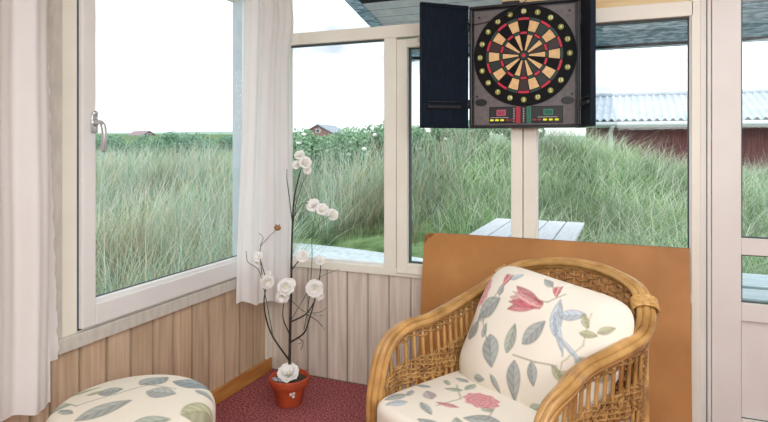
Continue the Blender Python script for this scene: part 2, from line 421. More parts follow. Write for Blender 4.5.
# roof top skin and front edge
a = [(0.483, 1.0, soff(1)), (3.6, 1.0, soff(1)), (3.6, 1.0, soff(1) + 0.10), (0.483, 1.0, soff(1) + 0.10)]
f = bm.faces.new([bm.verts.new(p) for p in a]); f.material_index = 2
a = [(0.483, 1.0, soff(1) + 0.10), (3.6, 1.0, soff(1) + 0.10), (3.6, 0.0, soff(0) + 0.12), (0.483, 0.0, soff(0) + 0.12)]
f = bm.faces.new([bm.verts.new(p) for p in a]); f.material_index = 2
a = [(0.483, 1.0, soff(1)), (0.483, 1.0, soff(1) + 0.1), (0.483, 0.0, soff(0) + 0.12), (0.483, 0.0, soff(0))]
f = bm.faces.new([bm.verts.new(p) for p in a]); f.material_index = 2
o = struct('roof_overhang', bm, ['soffit', 'soffit_m', 'roofdark'])

# ------------------------------------------------------------------ curtains
def curtain(name, label, top, bot, z1, z0, waves, amp, hem_amp=0.0, shape=None):
    """top, bot: (start, end) in plan of the upper and lower edge"""
    bm = bmesh.new(); NU, NV = 110, 50; g = []
    for j in range(NV + 1):
        t = j / NV; row = []
        for i in range(NU + 1):
            s = i / NU
            a = Vector(top[0]).lerp(Vector(bot[0]), t); b = Vector(top[1]).lerp(Vector(bot[1]), t)
            p = a.lerp(b, s); d = (b - a).normalized(); nrm = Vector((-d.y, d.x))
            ph = 2 * PI * waves * s
            w = amp * (math.sin(ph + 0.5 * math.sin(3 * t + s * 4)) + 0.35 * math.sin(2.3 * ph + 1.3 + t))
            w += 0.006 * math.sin(9 * t + 5 * s)
            p = p + nrm * w
            z = z1 + (z0(s) - z1) * t if callable(z0) else z1 + (z0 - z1) * t
            if shape: p = p + d * shape(s, t)
            row.append(bm.verts.new((p.x, p.y, z)))
        g.append(row)
    for j in range(NV):
        for i in range(NU):
            f = bm.faces.new((g[j][i], g[j][i + 1], g[j + 1][i + 1], g[j + 1][i])); f.smooth = True
    root = thing(name, label, 'curtain')
    c = obj('cloth', bm, 'curtain', root)
    return root, g
ctl, _ = curtain('curtain', 'long white curtain hanging left of the casement window', ((0.105, -2.15), (0.10, -1.505)), ((0.105, -2.15), (0.115, -1.505)), 2.45,
                 lambda s: 0.475 - 0.045 * s + 0.006 * math.sin(19 * s), 4.3, 0.022)
# crinkled side lining of the left curtain
bm = bmesh.new(); g = []
for j in range(90):
    t = j / 89; z = 2.4 - t * 1.84; row = []
    for i in range(6):
        s = i / 5
        row.append(bm.verts.new((0.055 + 0.003 * math.sin(z * 61 + s * 2) * (0.3 + t) + 0.003 * math.sin(z * 150 + 5 * s), -1.53 + (0.062 * t ** 1.2 + 0.018) * s + 0.0012 * math.sin(z * 75), z)))
    g.append(row)
for A, B in zip(g, g[1:]):
    for i in range(5):
        f = bm.faces.new((A[i], A[i + 1], B[i + 1], B[i])); f.smooth = True
obj('lining', bm, 'curtain', ctl)
bm = bmesh.new(); tube(bm, [(0.105, -2.2, 2.46), (0.105, -0.2, 2.46)], 0.012, 10); tag(obj('curtain_rod', bm, 'white'), 'white curtain rod above the casement window', 'curtain rod')
ctr, _ = curtain('curtain', 'narrow white curtain gathered in the room corner behind the potted flowers', ((0.078, -0.325), (0.185, -0.065)), ((0.078, -0.425), (0.205, -0.075)), 2.44,
                 lambda s: 0.50 - 0.055 * s + 0.01 * math.sin(14 * s), 3.2, 0.013,
                 shape=lambda s, t: 0.028 * s * math.exp(-((t - 0.20) / 0.07) ** 2) - 0.004 * s)

# ------------------------------------------------------------------ leaning board
bm = bmesh.new()
BX0, BX1, BZ = 0.985, 2.222, 0.876
yb, yt, th_ = -0.175, -0.045, 0.017
prof = [(BX0, 0), (BX1, 0), (BX1, 1.0), (BX0 + 0.06, 1.0), (BX0 + 0.045, 0.992), (BX0 + 0.02, 0.997), (BX0 + 0.008, 0.985), (BX0 + 0.004, 0.95), (BX0, 0.93)]
fr, bk = [], []
for x, t in prof:
    fr.append(bm.verts.new((x, yb + (yt - yb) * t - th_ / 2, BZ * t + 0.002))); bk.append(bm.verts.new((x, yb + (yt - yb) * t + th_ / 2, BZ * t + 0.002)))
bm.faces.new(fr); bm.faces.new(bk[::-1])
for i in range(len(fr)):
    f = bm.faces.new((fr[i], bk[i], bk[(i + 1) % len(bk)], fr[(i + 1) % len(fr)])); f.material_index = 1
vs = [bm.verts.new((BX0 + a_, yb + (yt - yb) * t_ - th_ / 2 - 0.0012, BZ * t_ + 0.002)) for a_, t_ in ((0.002, 0.975), (0.006, 0.93), (0.022, 0.965), (0.05, 0.985), (0.056, 0.998), (0.024, 0.992), (0.01, 0.985))]
f = bm.faces.new(vs); f.material_index = 1
tag(obj('wooden_board', bm, ['hardboard', 'hb_edge']), 'large plain brown hardboard sheet leaning on the wall behind the armchair', 'board')

# ------------------------------------------------------------------ floral painting (per-vertex colours computed from motif shapes)
CREAM = np.array(lin((238, 231, 218))[:3]); 
def cc(*c): return np.array(lin(c)[:3])
def mixc(C_, m, c): return C_ * (1 - m[:, None]) + c * m[:, None]
def sm(x, w): return np.clip(0.5 - x / w, 0, 1)
def leafm(C_, x, y, cx, cy, ang, ln, wd, col, vein=None):
    a = math.radians(ang); u = ((x - cx) * math.cos(a) + (y - cy) * math.sin(a)) / ln; v = (-(x - cx) * math.sin(a) + (y - cy) * math.cos(a)) / wd
    inside = np.abs(u) < 1
    w = np.where(inside, (1 - u ** 2) * (1 - 0.25 * u), 0)
    d = np.abs(v) - w
    shade = 0.80 + 0.25 * np.sin(14 * u + 7 * np.abs(v)) * 0.5 + 0.12 * np.sign(v)
    col = col * 1.12; colr = np.clip(col[None, :] * shade[:, None], 0, 1)
    m = sm(d, 0.12) * inside * 0.82
    C_ = C_ * (1 - m[:, None]) + colr * m[:, None]
    edge = np.exp(-(d / 0.12) ** 2) * inside * 0.5
    C_ = mixc(C_, edge, col * 0.5)
    rib = np.exp(-(v / 0.06) ** 2) * inside * 0.6
    return mixc(C_, rib, col * 0.5)
def linem(C_, x, y, pts, w, col):
    for (x0, y0), (x1, y1) in zip(pts, pts[1:]):
        dx, dy = x1 - x0, y1 - y0; t = np.clip(((x - x0) * dx + (y - y0) * dy) / (dx * dx + dy * dy), 0, 1)
        d = np.hypot(x - x0 - t * dx, y - y0 - t * dy)
        C_ = mixc(C_, sm(d - w, w) * 0.7, col)
    return C_
def rosem(C_, x, y, cx, cy, rx, ry, c1, c2):
    a = np.arctan2((y - cy) / ry, (x - cx) / rx); r = np.hypot((x - cx) / rx, (y - cy) / ry) * (1 + 0.07 * np.sin(9 * a))
    m = sm(r - 1, 0.12)
    sw = 0.5 + 0.5 * np.sin(18 * r + 3 * np.sin(5 * a) + 2 * a)
    colr = c1[None, :] * sw[:, None] + c2[None, :] * (1 - sw[:, None])
    return C_ * (1 - m[:, None] * 0.9) + colr * m[:, None] * 0.9
def tulipm(C_, x, y, cx, cy, ang, s):
    red, pink, dark = cc(202, 116, 122), cc(232, 182, 178), cc(140, 56, 66)
    a = math.radians(ang)
    for da, off, wd, col in ((0, 0.0, 0.34, pink), (24, 0.22, 0.30, red), (-24, -0.22, 0.30, red), (10, 0.08, 0.22, red), (-12, -0.1, 0.16, pink)):
        ox, oy = -math.sin(a) * off * s, math.cos(a) * off * s
        C_ = leafm(C_, x, y, cx + ox, cy + oy, ang + da, s, wd * s, col)
    return C_
GRN, GRY, BLU, OLV, PNK = cc(164, 176, 162), cc(158, 168, 168), cc(186, 200, 212), cc(176, 178, 142), cc(206, 130, 136)
STEM = cc(150, 150, 128)
def paint_pillow(x, y):
    """x to the right (-.33...33), y up (-.28...28), metres"""
    C_ = np.tile(CREAM, (len(x), 1))
    C_ = linem(C_, x, y, [(-0.20, 0.12), (-0.235, 0.02), (-0.17, -0.05), (-0.10, -0.11)], 0.003, STEM)
    C_ = linem(C_, x, y, [(-0.02, -0.07), (0.08, -0.06), (0.16, -0.04)], 0.003, STEM)
    C_ = linem(C_, x, y, [(0.20, 0.16), (0.21, 0.05), (0.17, -0.02), (0.19, -0.09)], 0.0025, OLV)
    C_ = linem(C_, x, y, [(-0.06, 0.13), (0.03, 0.15), (0.07, 0.20)], 0.003, STEM)
    for a in ((-0.215, 0.05, 50, 0.065, 0.036, GRY), (-0.255, -0.04, 80, 0.042, 0.026, GRY), (-0.125, -0.09, -62, 0.062, 0.036, GRY), (-0.19, -0.03, 100, 0.03, 0.012, GRY),
              (0.03, 0.03, 62, 0.06, 0.028, GRY), (-0.055, -0.02, 95, 0.056, 0.022, GRN), (0.01, -0.15, -75, 0.068, 0.03, GRY), (0.085, -0.10, -60, 0.042, 0.02, GRY),
              (0.09, 0.11, 110, 0.07, 0.022, BLU), (0.14, 0.135, 20, 0.05, 0.02, BLU), (0.12, 0.06, -55, 0.08, 0.012, BLU), (0.18, 0.02, -30, 0.06, 0.008, BLU),
              (0.17, -0.06, 150, 0.032, 0.013, OLV), (0.20, -0.05, 30, 0.03, 0.012, OLV), (0.215, 0.09, 10, 0.03, 0.012, OLV), (0.19, 0.13, 130, 0.03, 0.012, OLV),
              (0.24, -0.0, -20, 0.03, 0.012, OLV), (0.26, 0.12, 40, 0.028, 0.012, OLV), (0.245, -0.14, -40, 0.045, 0.018, OLV),
              (-0.19, 0.13, 100, 0.026, 0.014, GRY), (-0.155, 0.20, 40, 0.03, 0.012, BLU), (-0.02, 0.22, 160, 0.03, 0.012, GRY), (-0.15, -0.20, 10, 0.03, 0.012, GRY),
              (-0.07, -0.19, -40, 0.035, 0.012, GRY), (0.13, -0.20, 30, 0.04, 0.016, GRN), (0.20, -0.22, -30, 0.04, 0.016, PNK), (0.30, 0.02, 80, 0.04, 0.016, OLV)):
        C_ = leafm(C_, x, y, *a)
    C_ = tulipm(C_, x, y, -0.055, 0.125, 185, 0.076)
    C_ = tulipm(C_, x, y, -0.19, 0.175, 95, 0.03)
    C_ = tulipm(C_, x, y, 0.035, 0.20, 120, 0.026)
    C_ = rosem(C_, x, y, -0.29, 0.09, 0.035, 0.06, PNK, cc(232, 180, 180))
    return C_
def paint_seat(x, y):
    """x across the seat (+ = left in the photo), y towards the front"""
    C_ = np.tile(CREAM, (len(x), 1))
    C_ = linem(C_, x, y, [(0.06, 0.02), (-0.02, 0.06), (-0.06, 0.14)], 0.003, STEM)
    C_ = linem(C_, x, y, [(0.20, 0.02), (0.10, 0.10), (0.12, 0.20)], 0.003, STEM)
    for a in ((0.175, 0.06, 30, 0.035, 0.016, GRN), (0.15, 0.0, 100, 0.035, 0.016, GRN), (0.22, -0.03, 0, 0.035, 0.014, GRY), (0.20, 0.16, -30, 0.04, 0.022, cc(180, 170, 176)),
              (-0.05, 0.16, 35, 0.06, 0.032, GRY), (-0.01, 0.09, -10, 0.03, 0.018, GRN), (0.10, 0.17, 20, 0.045, 0.012, PNK), (0.13, 0.24, 160, 0.05, 0.014, GRY),
              (0.27, 0.26, 80, 0.045, 0.022, GRY), (0.23, 0.29, 60, 0.04, 0.02, BLU), (0.28, 0.12, 20, 0.035, 0.012, GRY), (0.26, 0.20, 120, 0.03, 0.012, GRY),
              (0.05, 0.30, 10, 0.05, 0.02, GRY), (-0.16, 0.22, 40, 0.05, 0.02, GRN), (-0.22, 0.1, 80, 0.05, 0.02, GRY), (0.24, 0.03, 150, 0.03, 0.01, GRN),
              (-0.02, 0.24, -40, 0.05, 0.02, GRN), (-0.2, -0.1, 20, 0.05, 0.02, GRY), (0.05, -0.15, 60, 0.05, 0.02, GRY)):
        C_ = leafm(C_, x, y, *a)
    C_ = rosem(C_, x, y, 0.045, 0.055, 0.068, 0.052, cc(200, 116, 126), cc(226, 168, 170))
    C_ = rosem(C_, x, y, -0.14, 0.29, 0.05, 0.05, PNK, cc(232, 180, 180))
    return C_
def paint_stool(x, y):
    """x, y in the photograph's right / away directions"""
    C_ = np.tile(cc(236, 229, 214), (len(x), 1))
    C_ = linem(C_, x, y, [(-0.16, -0.06), (-0.06, 0.0), (0.02, 0.08), (0.12, 0.06)], 0.003, STEM)
    C_ = linem(C_, x, y, [(-0.25, 0.0), (-0.16, -0.06)], 0.003, STEM)
    for a in ((0.02, 0.13, 60, 0.06, 0.045, GRY), (0.16, 0.13, 0, 0.075, 0.045, cc(140, 158, 166)), (-0.09, 0.03, 20, 0.04, 0.034, GRY), (0.085, 0.02, 0, 0.05, 0.04, cc(170, 178, 176)),
              (-0.05, -0.10, 40, 0.085, 0.035, cc(164, 172, 168)), (-0.23, -0.05, 10, 0.045, 0.022, GRN), (-0.14, 0.03, 30, 0.03, 0.014, OLV), (0.24, -0.05, 50, 0.07, 0.04, OLV),
              (-0.18, -0.09, 150, 0.04, 0.012, GRY), (0.22, 0.06, -20, 0.04, 0.015, GRY), (0.12, -0.16, 30, 0.06, 0.03, GRN), (-0.15, -0.2, 10, 0.06, 0.03, GRY), (-0.2, 0.06, 30, 0.06, 0.012, OLV)):
        C_ = leafm(C_, x, y, *a)
    return C_
def grid_faces(n, m, off=0):
    i, j = np.meshgrid(np.arange(n - 1), np.arange(m - 1), indexing='ij'); a = (i * m + j).ravel() + off
    return np.stack([a, a + m, a + m + 1, a + 1], 1)

# ------------------------------------------------------------------ rattan armchair
CH = thing('rattan_armchair', 'rattan armchair with curved cane arms and a floral seat, in front of the board', 'armchair', (1.604, -0.824, 0), PI - math.atan2(0.482, 0.876))
a0, a1, a2, b0, b1, b2, zA, zB, z5, z6, a6, a7 = 0.352, 0.338, 0.366, 0.379, -0.18, -0.412, 0.641, 0.854, 0.712, 0.803, 0.286, 0.151
half = [(a0 + 0.004, b0, 0.27), (a0 + 0.004, b0, 0.42), (a0, b0 - 0.045, zA - 0.06), (a0 + 0.006, b0 - 0.15, zA), (a1, (b0 + b1) / 2, zA + 0.02), (a2, b1, z5),
        (a6, b1 * 0.35 + b2 * 0.65, z6), (a7, b2 * 0.93 + b1 * 0.07, zB - 0.012)]
railc = half + [(0, b2, zB)] + [(-x, y, z) for x, y, z in half[::-1]]
rail = spline(railc, 10)
def frame_at(i):
    t = (rail[min(i + 1, len(rail) - 1)] - rail[max(i - 1, 0)]).normalized()
    out = Vector((rail[i].x, rail[i].y - 0.02, 0)); out -= t * out.dot(t); out.normalize()
    return t, out, t.cross(out)
bm = bmesh.new()
for (u, v, r) in ((-0.020, 0.0, 0.0122), (0.0, 0.008, 0.0132), (0.020, 0.0, 0.0122), (-0.006, -0.015, 0.0115), (0.014, -0.016, 0.011)):
    pts = []
    for i in range(len(rail)):
        t, o_, b_ = frame_at(i)
        if i > 0 and b_.z < 0: pass
        sgn = 1 if b_.dot(Vector((0, 0, 1)) + Vector((0, 1, 0)) * 0.3) > 0 else -1
        pts.append(rail[i] + o_ * u + b_ * v * sgn)
    tube(bm, pts, r, 10)
obj('arm_rail', bm, 'rattan', CH, True)
# wraps of split cane where canes join
nR = len(rail)
for frac in (0.355, 0.645):
    bm = bmesh.new(); i0 = int(nR * frac)
    for k in range(7):
        t, o_, b_ = frame_at(i0)
        c = rail[i0] + t * (k - 3) * 0.0075 - b_ * 0.004
        ring = [c + o_ * 0.043 * math.cos(q) + b_ * 0.031 * math.sin(q) for q in np.linspace(0, 2 * PI, 25)]
        tube(bm, ring, 0.0045, 6)
    obj('cane_wrap', bm, 'wrap', CH, True)
# legs
for sx in (1, -1):
    bm = bmesh.new()
    for dx, dy in ((-0.018, 0), (0.016, 0.004), (0.0, -0.018)):
        tube(bm, [(sx * (a0 + 0.004) + dx, b0 + dy, 0.30), (sx * (a0 + 0.006) + dx, b0 + dy, 0.15), (sx * (a0 + 0.008) + dx, b0 + dy, 0.0)], 0.015, 10)
    obj('leg', bm, 'rattan', CH, True)
    bm = bmesh.new()
    for dx in (-0.016, 0.016):
        tube(bm, [(sx * 0.305 + dx, -0.28, 0.66), (sx * 0.30 + dx, -0.30, 0.3), (sx * 0.30 + dx, -0.33, 0.0)], 0.0155, 10)
    obj('leg', bm, 'rattan', CH, True)
# seat frame
bm = bmesh.new()
sf = [(0.33, 0.36, 0.30), (0.33, -0.2, 0.30), (0.24, -0.33, 0.30), (-0.24, -0.33, 0.30), (-0.33, -0.2, 0.30), (-0.33, 0.36, 0.30), (0.33, 0.36, 0.30)]
tube(bm, sf, 0.016, 10); tube(bm, [(x * 0.99, y, z - 0.035) for x, y, z in sf], 0.013, 10)
for y in np.linspace(-0.24, 0.3, 8): tube(bm, [(-0.32, y, 0.312), (0.32, y, 0.312)], 0.009, 8)
obj('seat_frame', bm, 'rattan', CH, True)
# shell surface below the rail: stake k runs from the rail to the seat frame
lo_i, hi_i = next(i for i, p in enumerate(rail) if p.y < b0 - 0.02), None
hi_i = len(rail) - 1 - lo_i
acc = [0.0]
for i in range(lo_i, hi_i): acc.append(acc[-1] + math.hypot(rail[i + 1].x - rail[i].x, rail[i + 1].y - rail[i].y))
acc = np.array(acc); TOT = acc[-1]
def top_at(s):
    d = s * TOT; k = min(np.searchsorted(acc, d, 'right') - 1, len(acc) - 2); f = (d - acc[k]) / max(1e-6, acc[k + 1] - acc[k])
    return rail[lo_i + k].lerp(rail[lo_i + k + 1], f)
def base_at(s):
    p = top_at(s); q = Vector((p.x * 0.93, p.y, 0.30))
    if abs(p.x) < 0.33 and p.y < 0: q = Vector((p.x * 0.90, p.y * 0.86, 0.30))
    return q
def surf(s, t):
    p = top_at(s).lerp(base_at(s), t)
    e = 0.004; d = top_at(min(1, s + e)) - top_at(max(0, s - e)); nrm = Vector((d.y, -d.x, 0)).normalized()
    if nrm.dot(Vector((p.x, p.y - 0.02, 0))) < 0: nrm = -nrm
    return p, nrm
NST = 52
S_ARM = 0.285
def is_back(s): return S_ARM < s < 1 - S_ARM
for k in range(NST + 1):
    s = 0.004 + 0.992 * k / NST
    if is_back(s): continue
    bm = bmesh.new(); tube(bm, [surf(s, t)[0] for t in np.linspace(0, 1, 6)], 0.0068, 8)
    obj('spindle', bm, 'rattan', CH, True)
bm = bmesh.new()
for k in range(NST + 1):
    s = 0.004 + 0.992 * k / NST
    if is_back(s): tube(bm, [surf(s, t)[0] for t in np.linspace(0, 1, 8)], 0.006, 6)
def weave(bm, s0, s1, t0, t1, step, r, skew=0.0):
    h = 0.36; nrow = max(2, int(round((t1 - t0) * h / step)))
    for j in range(nrow):
        t = t0 + (t1 - t0) * (j + 0.5) / nrow
        ns = int((s1 - s0) * NST * 3); pts = []
        for i in range(ns + 1):
            s = s0 + (s1 - s0) * i / ns
            p, nn = surf(s, max(0.0, min(1.0, t + 0.006 * math.sin(5.1 * i + j * 2.2))))
            kk = (s - 0.004) / 0.992 * NST
            pts.append(p + nn * (0.0085 * math.cos(PI * kk) * (1 if j % 2 else -1)))
        tube(bm, pts, r, 5, cap=True)
weave(bm, S_ARM - 0.01, 1 - S_ARM + 0.01, 0.03, 0.85, 0.0125, 0.0048)
obj('woven_back', bm, 'wicker', CH, True)
for (s0, s1) in ((0.005, S_ARM), (1 - S_ARM, 0.995)):
    bm = bmesh.new()
    weave(bm, s0, s1, 0.07, 0.16, 0.008, 0.0040)
    weave(bm, s0, s1, 0.38, 0.62, 0.0085, 0.0042)
    # crossing diagonal strands of the open-work band
    for j in range(4):
        pts = []
        for i in range(70):
            s = s0 + (s1 - s0) * i / 69; t = 0.50 + 0.13 * math.sin(i * 0.42 + j * PI / 2)
            p, nn = surf(s, t); pts.append(p + nn * (0.010 * math.cos(i * 0.9 + j)))
        tube(bm, pts, 0.0035, 5)
    obj('woven_arm_band', bm, 'wicker', CH, True)

# seat cushion: a rounded box, belongs to the chair
NX, NY = 170, 180
u, v = np.meshgrid(np.linspace(-1, 1, NX), np.linspace(-1, 1, NY), indexing='ij'); u = u.ravel(); v = v.ravel()
def cushion_xy(u, v, W, D, pw):
    r = np.maximum(np.abs(u), np.abs(v)); nn = (np.abs(u) ** pw + np.abs(v) ** pw) ** (1 / pw) + 1e-9
    return u * r / nn * W / 2, v * r / nn * D / 2, r
# remap radius so that the side wall gets vertices of its own
def box_profile(r, hh, er):
    """r 0..1 -> (fraction of half width minus edge, height)"""
    k = np.clip((r - 0.80) / 0.12, 0, 1) * PI / 2
    inset = np.where(r < 0.80, r / 0.80, 1.0)
    z = np.where(r < 0.80, hh, hh - er + er * np.cos(k)); add = np.where(r < 0.80, 0, er * np.sin(k))
    dn = np.clip((r - 0.92) / 0.08, 0, 1); z = z - dn * (hh - er)
    return inset, add, z
def box_cushion(W, D, H, er, pw, crown, painter, swap=None):
    x, y, r = cushion_xy(u, v, 1, 1, pw)
    dirn = np.hypot(x, y) + 1e-9
    ins, add, z = box_profile(r, H / 2, er)
    rr = np.maximum(r, 1e-6)
    X = x / rr * 1 * ins * (W - 2 * er) + x / dirn * add; Y = y / rr * ins * (D - 2 * er) + y / dirn * add
    z = z + crown * np.clip(1 - (r / 0.85) ** 2, 0, 1)
    top = np.stack([X, Y, z], 1); bot = np.stack([X, Y, -z], 1)
    Ctop = painter(X, Y)
    Fc = np.vstack([grid_faces(NX, NY), grid_faces(NX, NY, len(u))[:, ::-1]])
    return np.vstack([top, bot]), Fc, np.vstack([Ctop, np.tile(CREAM, (len(u), 1))])
V, Fc, Cl = box_cushion(0.665, 0.71, 0.13, 0.035, 9, 0.012, paint_seat)
side = np.abs(V[:, 2]) < 0.045
V += np.array([0, 0.092, 0.365])
obj_np('seat_cushion', V, Fc, 'floral', CH, Cl, True)

# pillow: rests on the seat, leans on the back
PIL = thing('pillow', 'plump cream pillow with a red tulip and grey leaves leaning in the armchair', 'pillow', CH.location, CH.rotation_euler[2])
W, H, T = 0.645, 0.50, 0.19
x, y, r = cushion_xy(u, v, W, H, 5.0)
zz = T / 2 * (np.clip(1 - r ** 2.6, 0, 1)) ** 0.62
wr = 0.006 * np.sin(26 * x + 12 * y) * np.clip(r - 0.35, 0, 1) * (x > 0.05) + 0.005 * np.sin(30 * (x - y)) * np.clip(r - 0.45, 0, 1) + 0.004 * np.sin(17 * x) * np.cos(13 * y)
zf = zz + wr * (zz > 0.004)
Cp = paint_pillow(x, y)
front = np.stack([x, zf, y], 1); back = np.stack([x, -zz, y], 1)
Vp = np.vstack([front, back]); Cp = np.vstack([Cp, np.tile(CREAM, (len(x), 1))])
Vp[:, 2] += 0.02 * (np.abs(Vp[:, 0]) / 0.33) ** 3 * np.sign(Vp[:, 2]); Vp[:, 0] *= np.where(Vp[:, 0] > 0, 1 - 0.16 * np.clip(-Vp[:, 2] / 0.25 + 0.1, 0, 1), 1); Vp[:, 0] *= -1           # to the right in the photograph = local -x
tl = math.radians(27); rl = math.radians(-5)
Rm = np.array(Matrix.Rotation(tl, 3, 'X') @ Matrix.Rotation(rl, 3, 'Y'))
Vp = Vp @ Rm.T + np.array([-0.025, -0.085, 0.606])
Fp = np.vstack([grid_faces(NX, NY)[:, ::-1], grid_faces(NX, NY, len(x))])
obj_np('pillow_cover', Vp, Fp, 'floral', PIL, Cp, True)

# ------------------------------------------------------------------ footstool
ST = thing('footstool', 'round rattan footstool with cream leaf-patterned cushion below the left curtain', 'footstool', (0.44, -1.475, 0), math.atan2(RT[1], RT[0]))
bm = bmesh.new()
for z in (0.30, 0.06):
    tube(bm, [(0.24 * math.cos(q), 0.24 * math.sin(q), z) for q in np.linspace(0, 2 * PI, 41)], 0.013, 8)
for k in range(9): tube(bm, [(-0.22 * math.cos(math.asin((k - 4) / 5)), 0.22 * (k - 4) / 5, 0.312), (0.22 * math.cos(math.asin((k - 4) / 5)), 0.22 * (k - 4) / 5, 0.312)], 0.006, 6)
obj('stool_frame', bm, 'rattan', ST, True)
for k in range(4):
    q = PI / 4 + k * PI / 2; bm = bmesh.new()
    tube(bm, [(0.235 * math.cos(q), 0.235 * math.sin(q), 0.32), (0.25 * math.cos(q), 0.25 * math.sin(q), 0.15), (0.255 * math.cos(q), 0.255 * math.sin(q), 0.0)], 0.015, 10)
    obj('leg', bm, 'rattan', ST, True)
V, Fc, Cl = box_cushion(0.53, 0.53, 0.145, 0.055, 2.0, 0.024, paint_stool)
V += np.array([0, 0, 0.410])
obj_np('stool_cushion', V, Fc, 'floral', ST, Cl, True)

# ------------------------------------------------------------------ potted artificial flowers
PZ = 3.03
pc = XZ((289.5 - PCX) / FOC * PZ, PZ)
PT = thing('potted_flowers', 'tall branching artificial plant with white flowers in a terracotta pot', 'potted plant', pc)
bm = bmesh.new()
lathe(bm, [(0.060, 0.0), (0.064, 0.004), (0.083, 0.098), (0.0835, 0.100), (0.099, 0.101), (0.102, 0.104), (0.104, 0.140), (0.102, 0.144), (0.094, 0.144), (0.090, 0.138), (0.088, 0.12), (0.0, 0.119)][:-1], 48)
obj('pot', bm, 'terracotta', PT, True)
bm = bmesh.new(); lathe(bm, [(0.087, 0.112), (0.086, 0.124), (0.05, 0.128), (0.01, 0.129)], 32); obj('soil', bm, 'soil', PT, True)
bm = bmesh.new()
for k in range(5):
    c = Vector((-0.055 + 0.012 * k, -0.05 - 0.005 * (k % 2), 0.137)); bmesh.ops.create_icosphere(bm, subdivisions=2, radius=0.013, matrix=Matrix.Translation(c) @ Matrix.Diagonal((1.3, 1, 0.7, 1)))
obj('pebbles', bm, 'pebble', PT, True)
def lp(px, py, dz=0.0): return P(px, py, PZ + dz) - pc
bm = bmesh.new()
tube(bm, spline([(0, 0, 0.12)] + [lp(*q) for q in ((290, 340), (291, 300), (291.5, 260), (292.5, 225), (294, 200), (298, 180), (302, 166))]),
     np.linspace(0.0078, 0.0028, 43).tolist(), 8)
obj('stem', bm, 'bark', PT, True)
br = [([(289, 360), (273, 337), (266, 318), (264, 302), (266, 287)], 'bark', 0.0042, 0.0), ([(291, 342), (304, 333), (309, 320), (314, 303), (316, 292)], 'bark', 0.004, -0.03),
      ([(290.5, 322), (306, 314), (314, 302), (318, 290), (320, 274), (321, 263)], 'bark', 0.0035, 0.03), ([(291.5, 270), (297, 263), (302, 258)], 'bark', 0.0032, -0.02),
      ([(293, 229), (289, 195), (287, 180), (287, 169)], 'bark', 0.0026, 0.0), ([(293, 218), (301, 205), (309, 203), (316, 207)], 'twig_g', 0.0022, 0.0),
      ([(304, 330), (309, 300), (312, 260), (312, 235), (316, 212)], 'twig_g', 0.0024, -0.04), ([(312, 240), (318, 225), (330, 216)], 'twig_g', 0.002, -0.04),
      ([(290, 335), (283, 318), (284, 300)], 'bark', 0.003, -0.05), ([(273, 337), (269, 315), (262, 280), (257, 268), (248, 262), (246, 251)], 'twig_g', 0.0022, -0.03),
      ([(268, 285), (264, 272), (260, 259)], 'bark', 0.0028, -0.03), ([(262, 275), (260, 250), (266, 240), (277, 229)], 'bark', 0.002, 0.02), ([(260, 246), (263, 238), (259, 233)], 'twig_g', 0.0016, 0.02),
      ([(291, 320), (303, 300), (312, 285), (322, 276), (340, 269)], 'twig_g', 0.0018, 0.04), ([(306, 314), (316, 320), (323, 327)], 'bark', 0.002, 0.0), ([(297, 337), (303, 342), (301, 350)], 'bark', 0.0022, -0.02),
      ([(291, 300), (305, 312), (320, 312), (326, 308)], 'twig_g', 0.0018, 0.0), ([(293, 225), (297, 200), (302, 185), (309, 170)], 'bark', 0.002, 0.02)]
for pts, m_, r_, off in br:
    bm = bmesh.new(); sp = spline([lp(q[0], q[1], off * i / (len(pts) - 1)) for i, q in enumerate(pts)], 5)
    tube(bm, sp, np.linspace(r_ * 1.2, r_ * 0.65, len(sp)).tolist(), 6); obj('branch', bm, m_, PT, True)
bm = bmesh.new()
for (px, py, an) in ((306, 322, 0.5), (313, 313, -0.6), (321, 322, -1.4), (297, 344, 0.2), (318, 316, 0.1), (323, 326, -1.2)):
    c = lp(px, py, -0.01); d = Vector((math.cos(an) * RT[0], math.cos(an) * RT[1], math.sin(an))); s_ = Vector((0, 0, 1)).cross(d).normalized() * 0.006
    vs = [bm.verts.new(p) for p in (c, c + d * 0.015 + s_, c + d * 0.034, c + d * 0.015 - s_)]; bm.faces.new(vs)
obj('leaves', bm, 'twig_g', PT)
def flower(c, nrm, R, lay=4, opened=0.78):
    bm = bmesh.new(); nrm = Vector(nrm).normalized(); t1 = nrm.orthogonal().normalized(); t2 = nrm.cross(t1)
    for L_ in range(lay):
        np_ = 6 - L_; rad = R * (1 - 0.27 * L_); tilt = 0.25 + 0.38 * L_ + (1 - opened)
        for k in range(np_):
            a = 2 * PI * (k + 0.5 * (L_ % 2) + random.uniform(-0.1, 0.1)) / np_; d = t1 * math.cos(a) + t2 * math.sin(a); w_ = nrm.cross(d)
            g = []
            for i in range(5):
                s = i / 4; row = []
                for j in range(5):
                    q = (j / 2 - 1); wid = rad * 0.62 * math.sin(PI * (0.12 + 0.80 * s)) ** 0.7
                    p = c + d * rad * s * math.cos(tilt) + nrm * (rad * (s * math.sin(tilt) - 0.22 * s * s * (1 if L_ == 0 else -0.4)) + 0.16 * rad * q * q + 0.05 * rad * math.sin(5 * q + k)) + w_ * wid * q
                    row.append(bm.verts.new(p))
                g.append(row)
            for i in range(4):
                for j in range(4): bm.faces.new((g[i][j], g[i + 1][j], g[i + 1][j + 1], g[i][j + 1]))
    o = obj('flower', bm, 'petal', PT, True)
    bm = bmesh.new(); bmesh.ops.create_icosphere(bm, subdivisions=2, radius=R * 0.16, matrix=Matrix.Translation(c + nrm * R * 0.25)); obj('flower_centre', bm, 'petal_c', o, True)
    return o
cam_dir = Vector((-FW[0], -FW[1], 0.15))
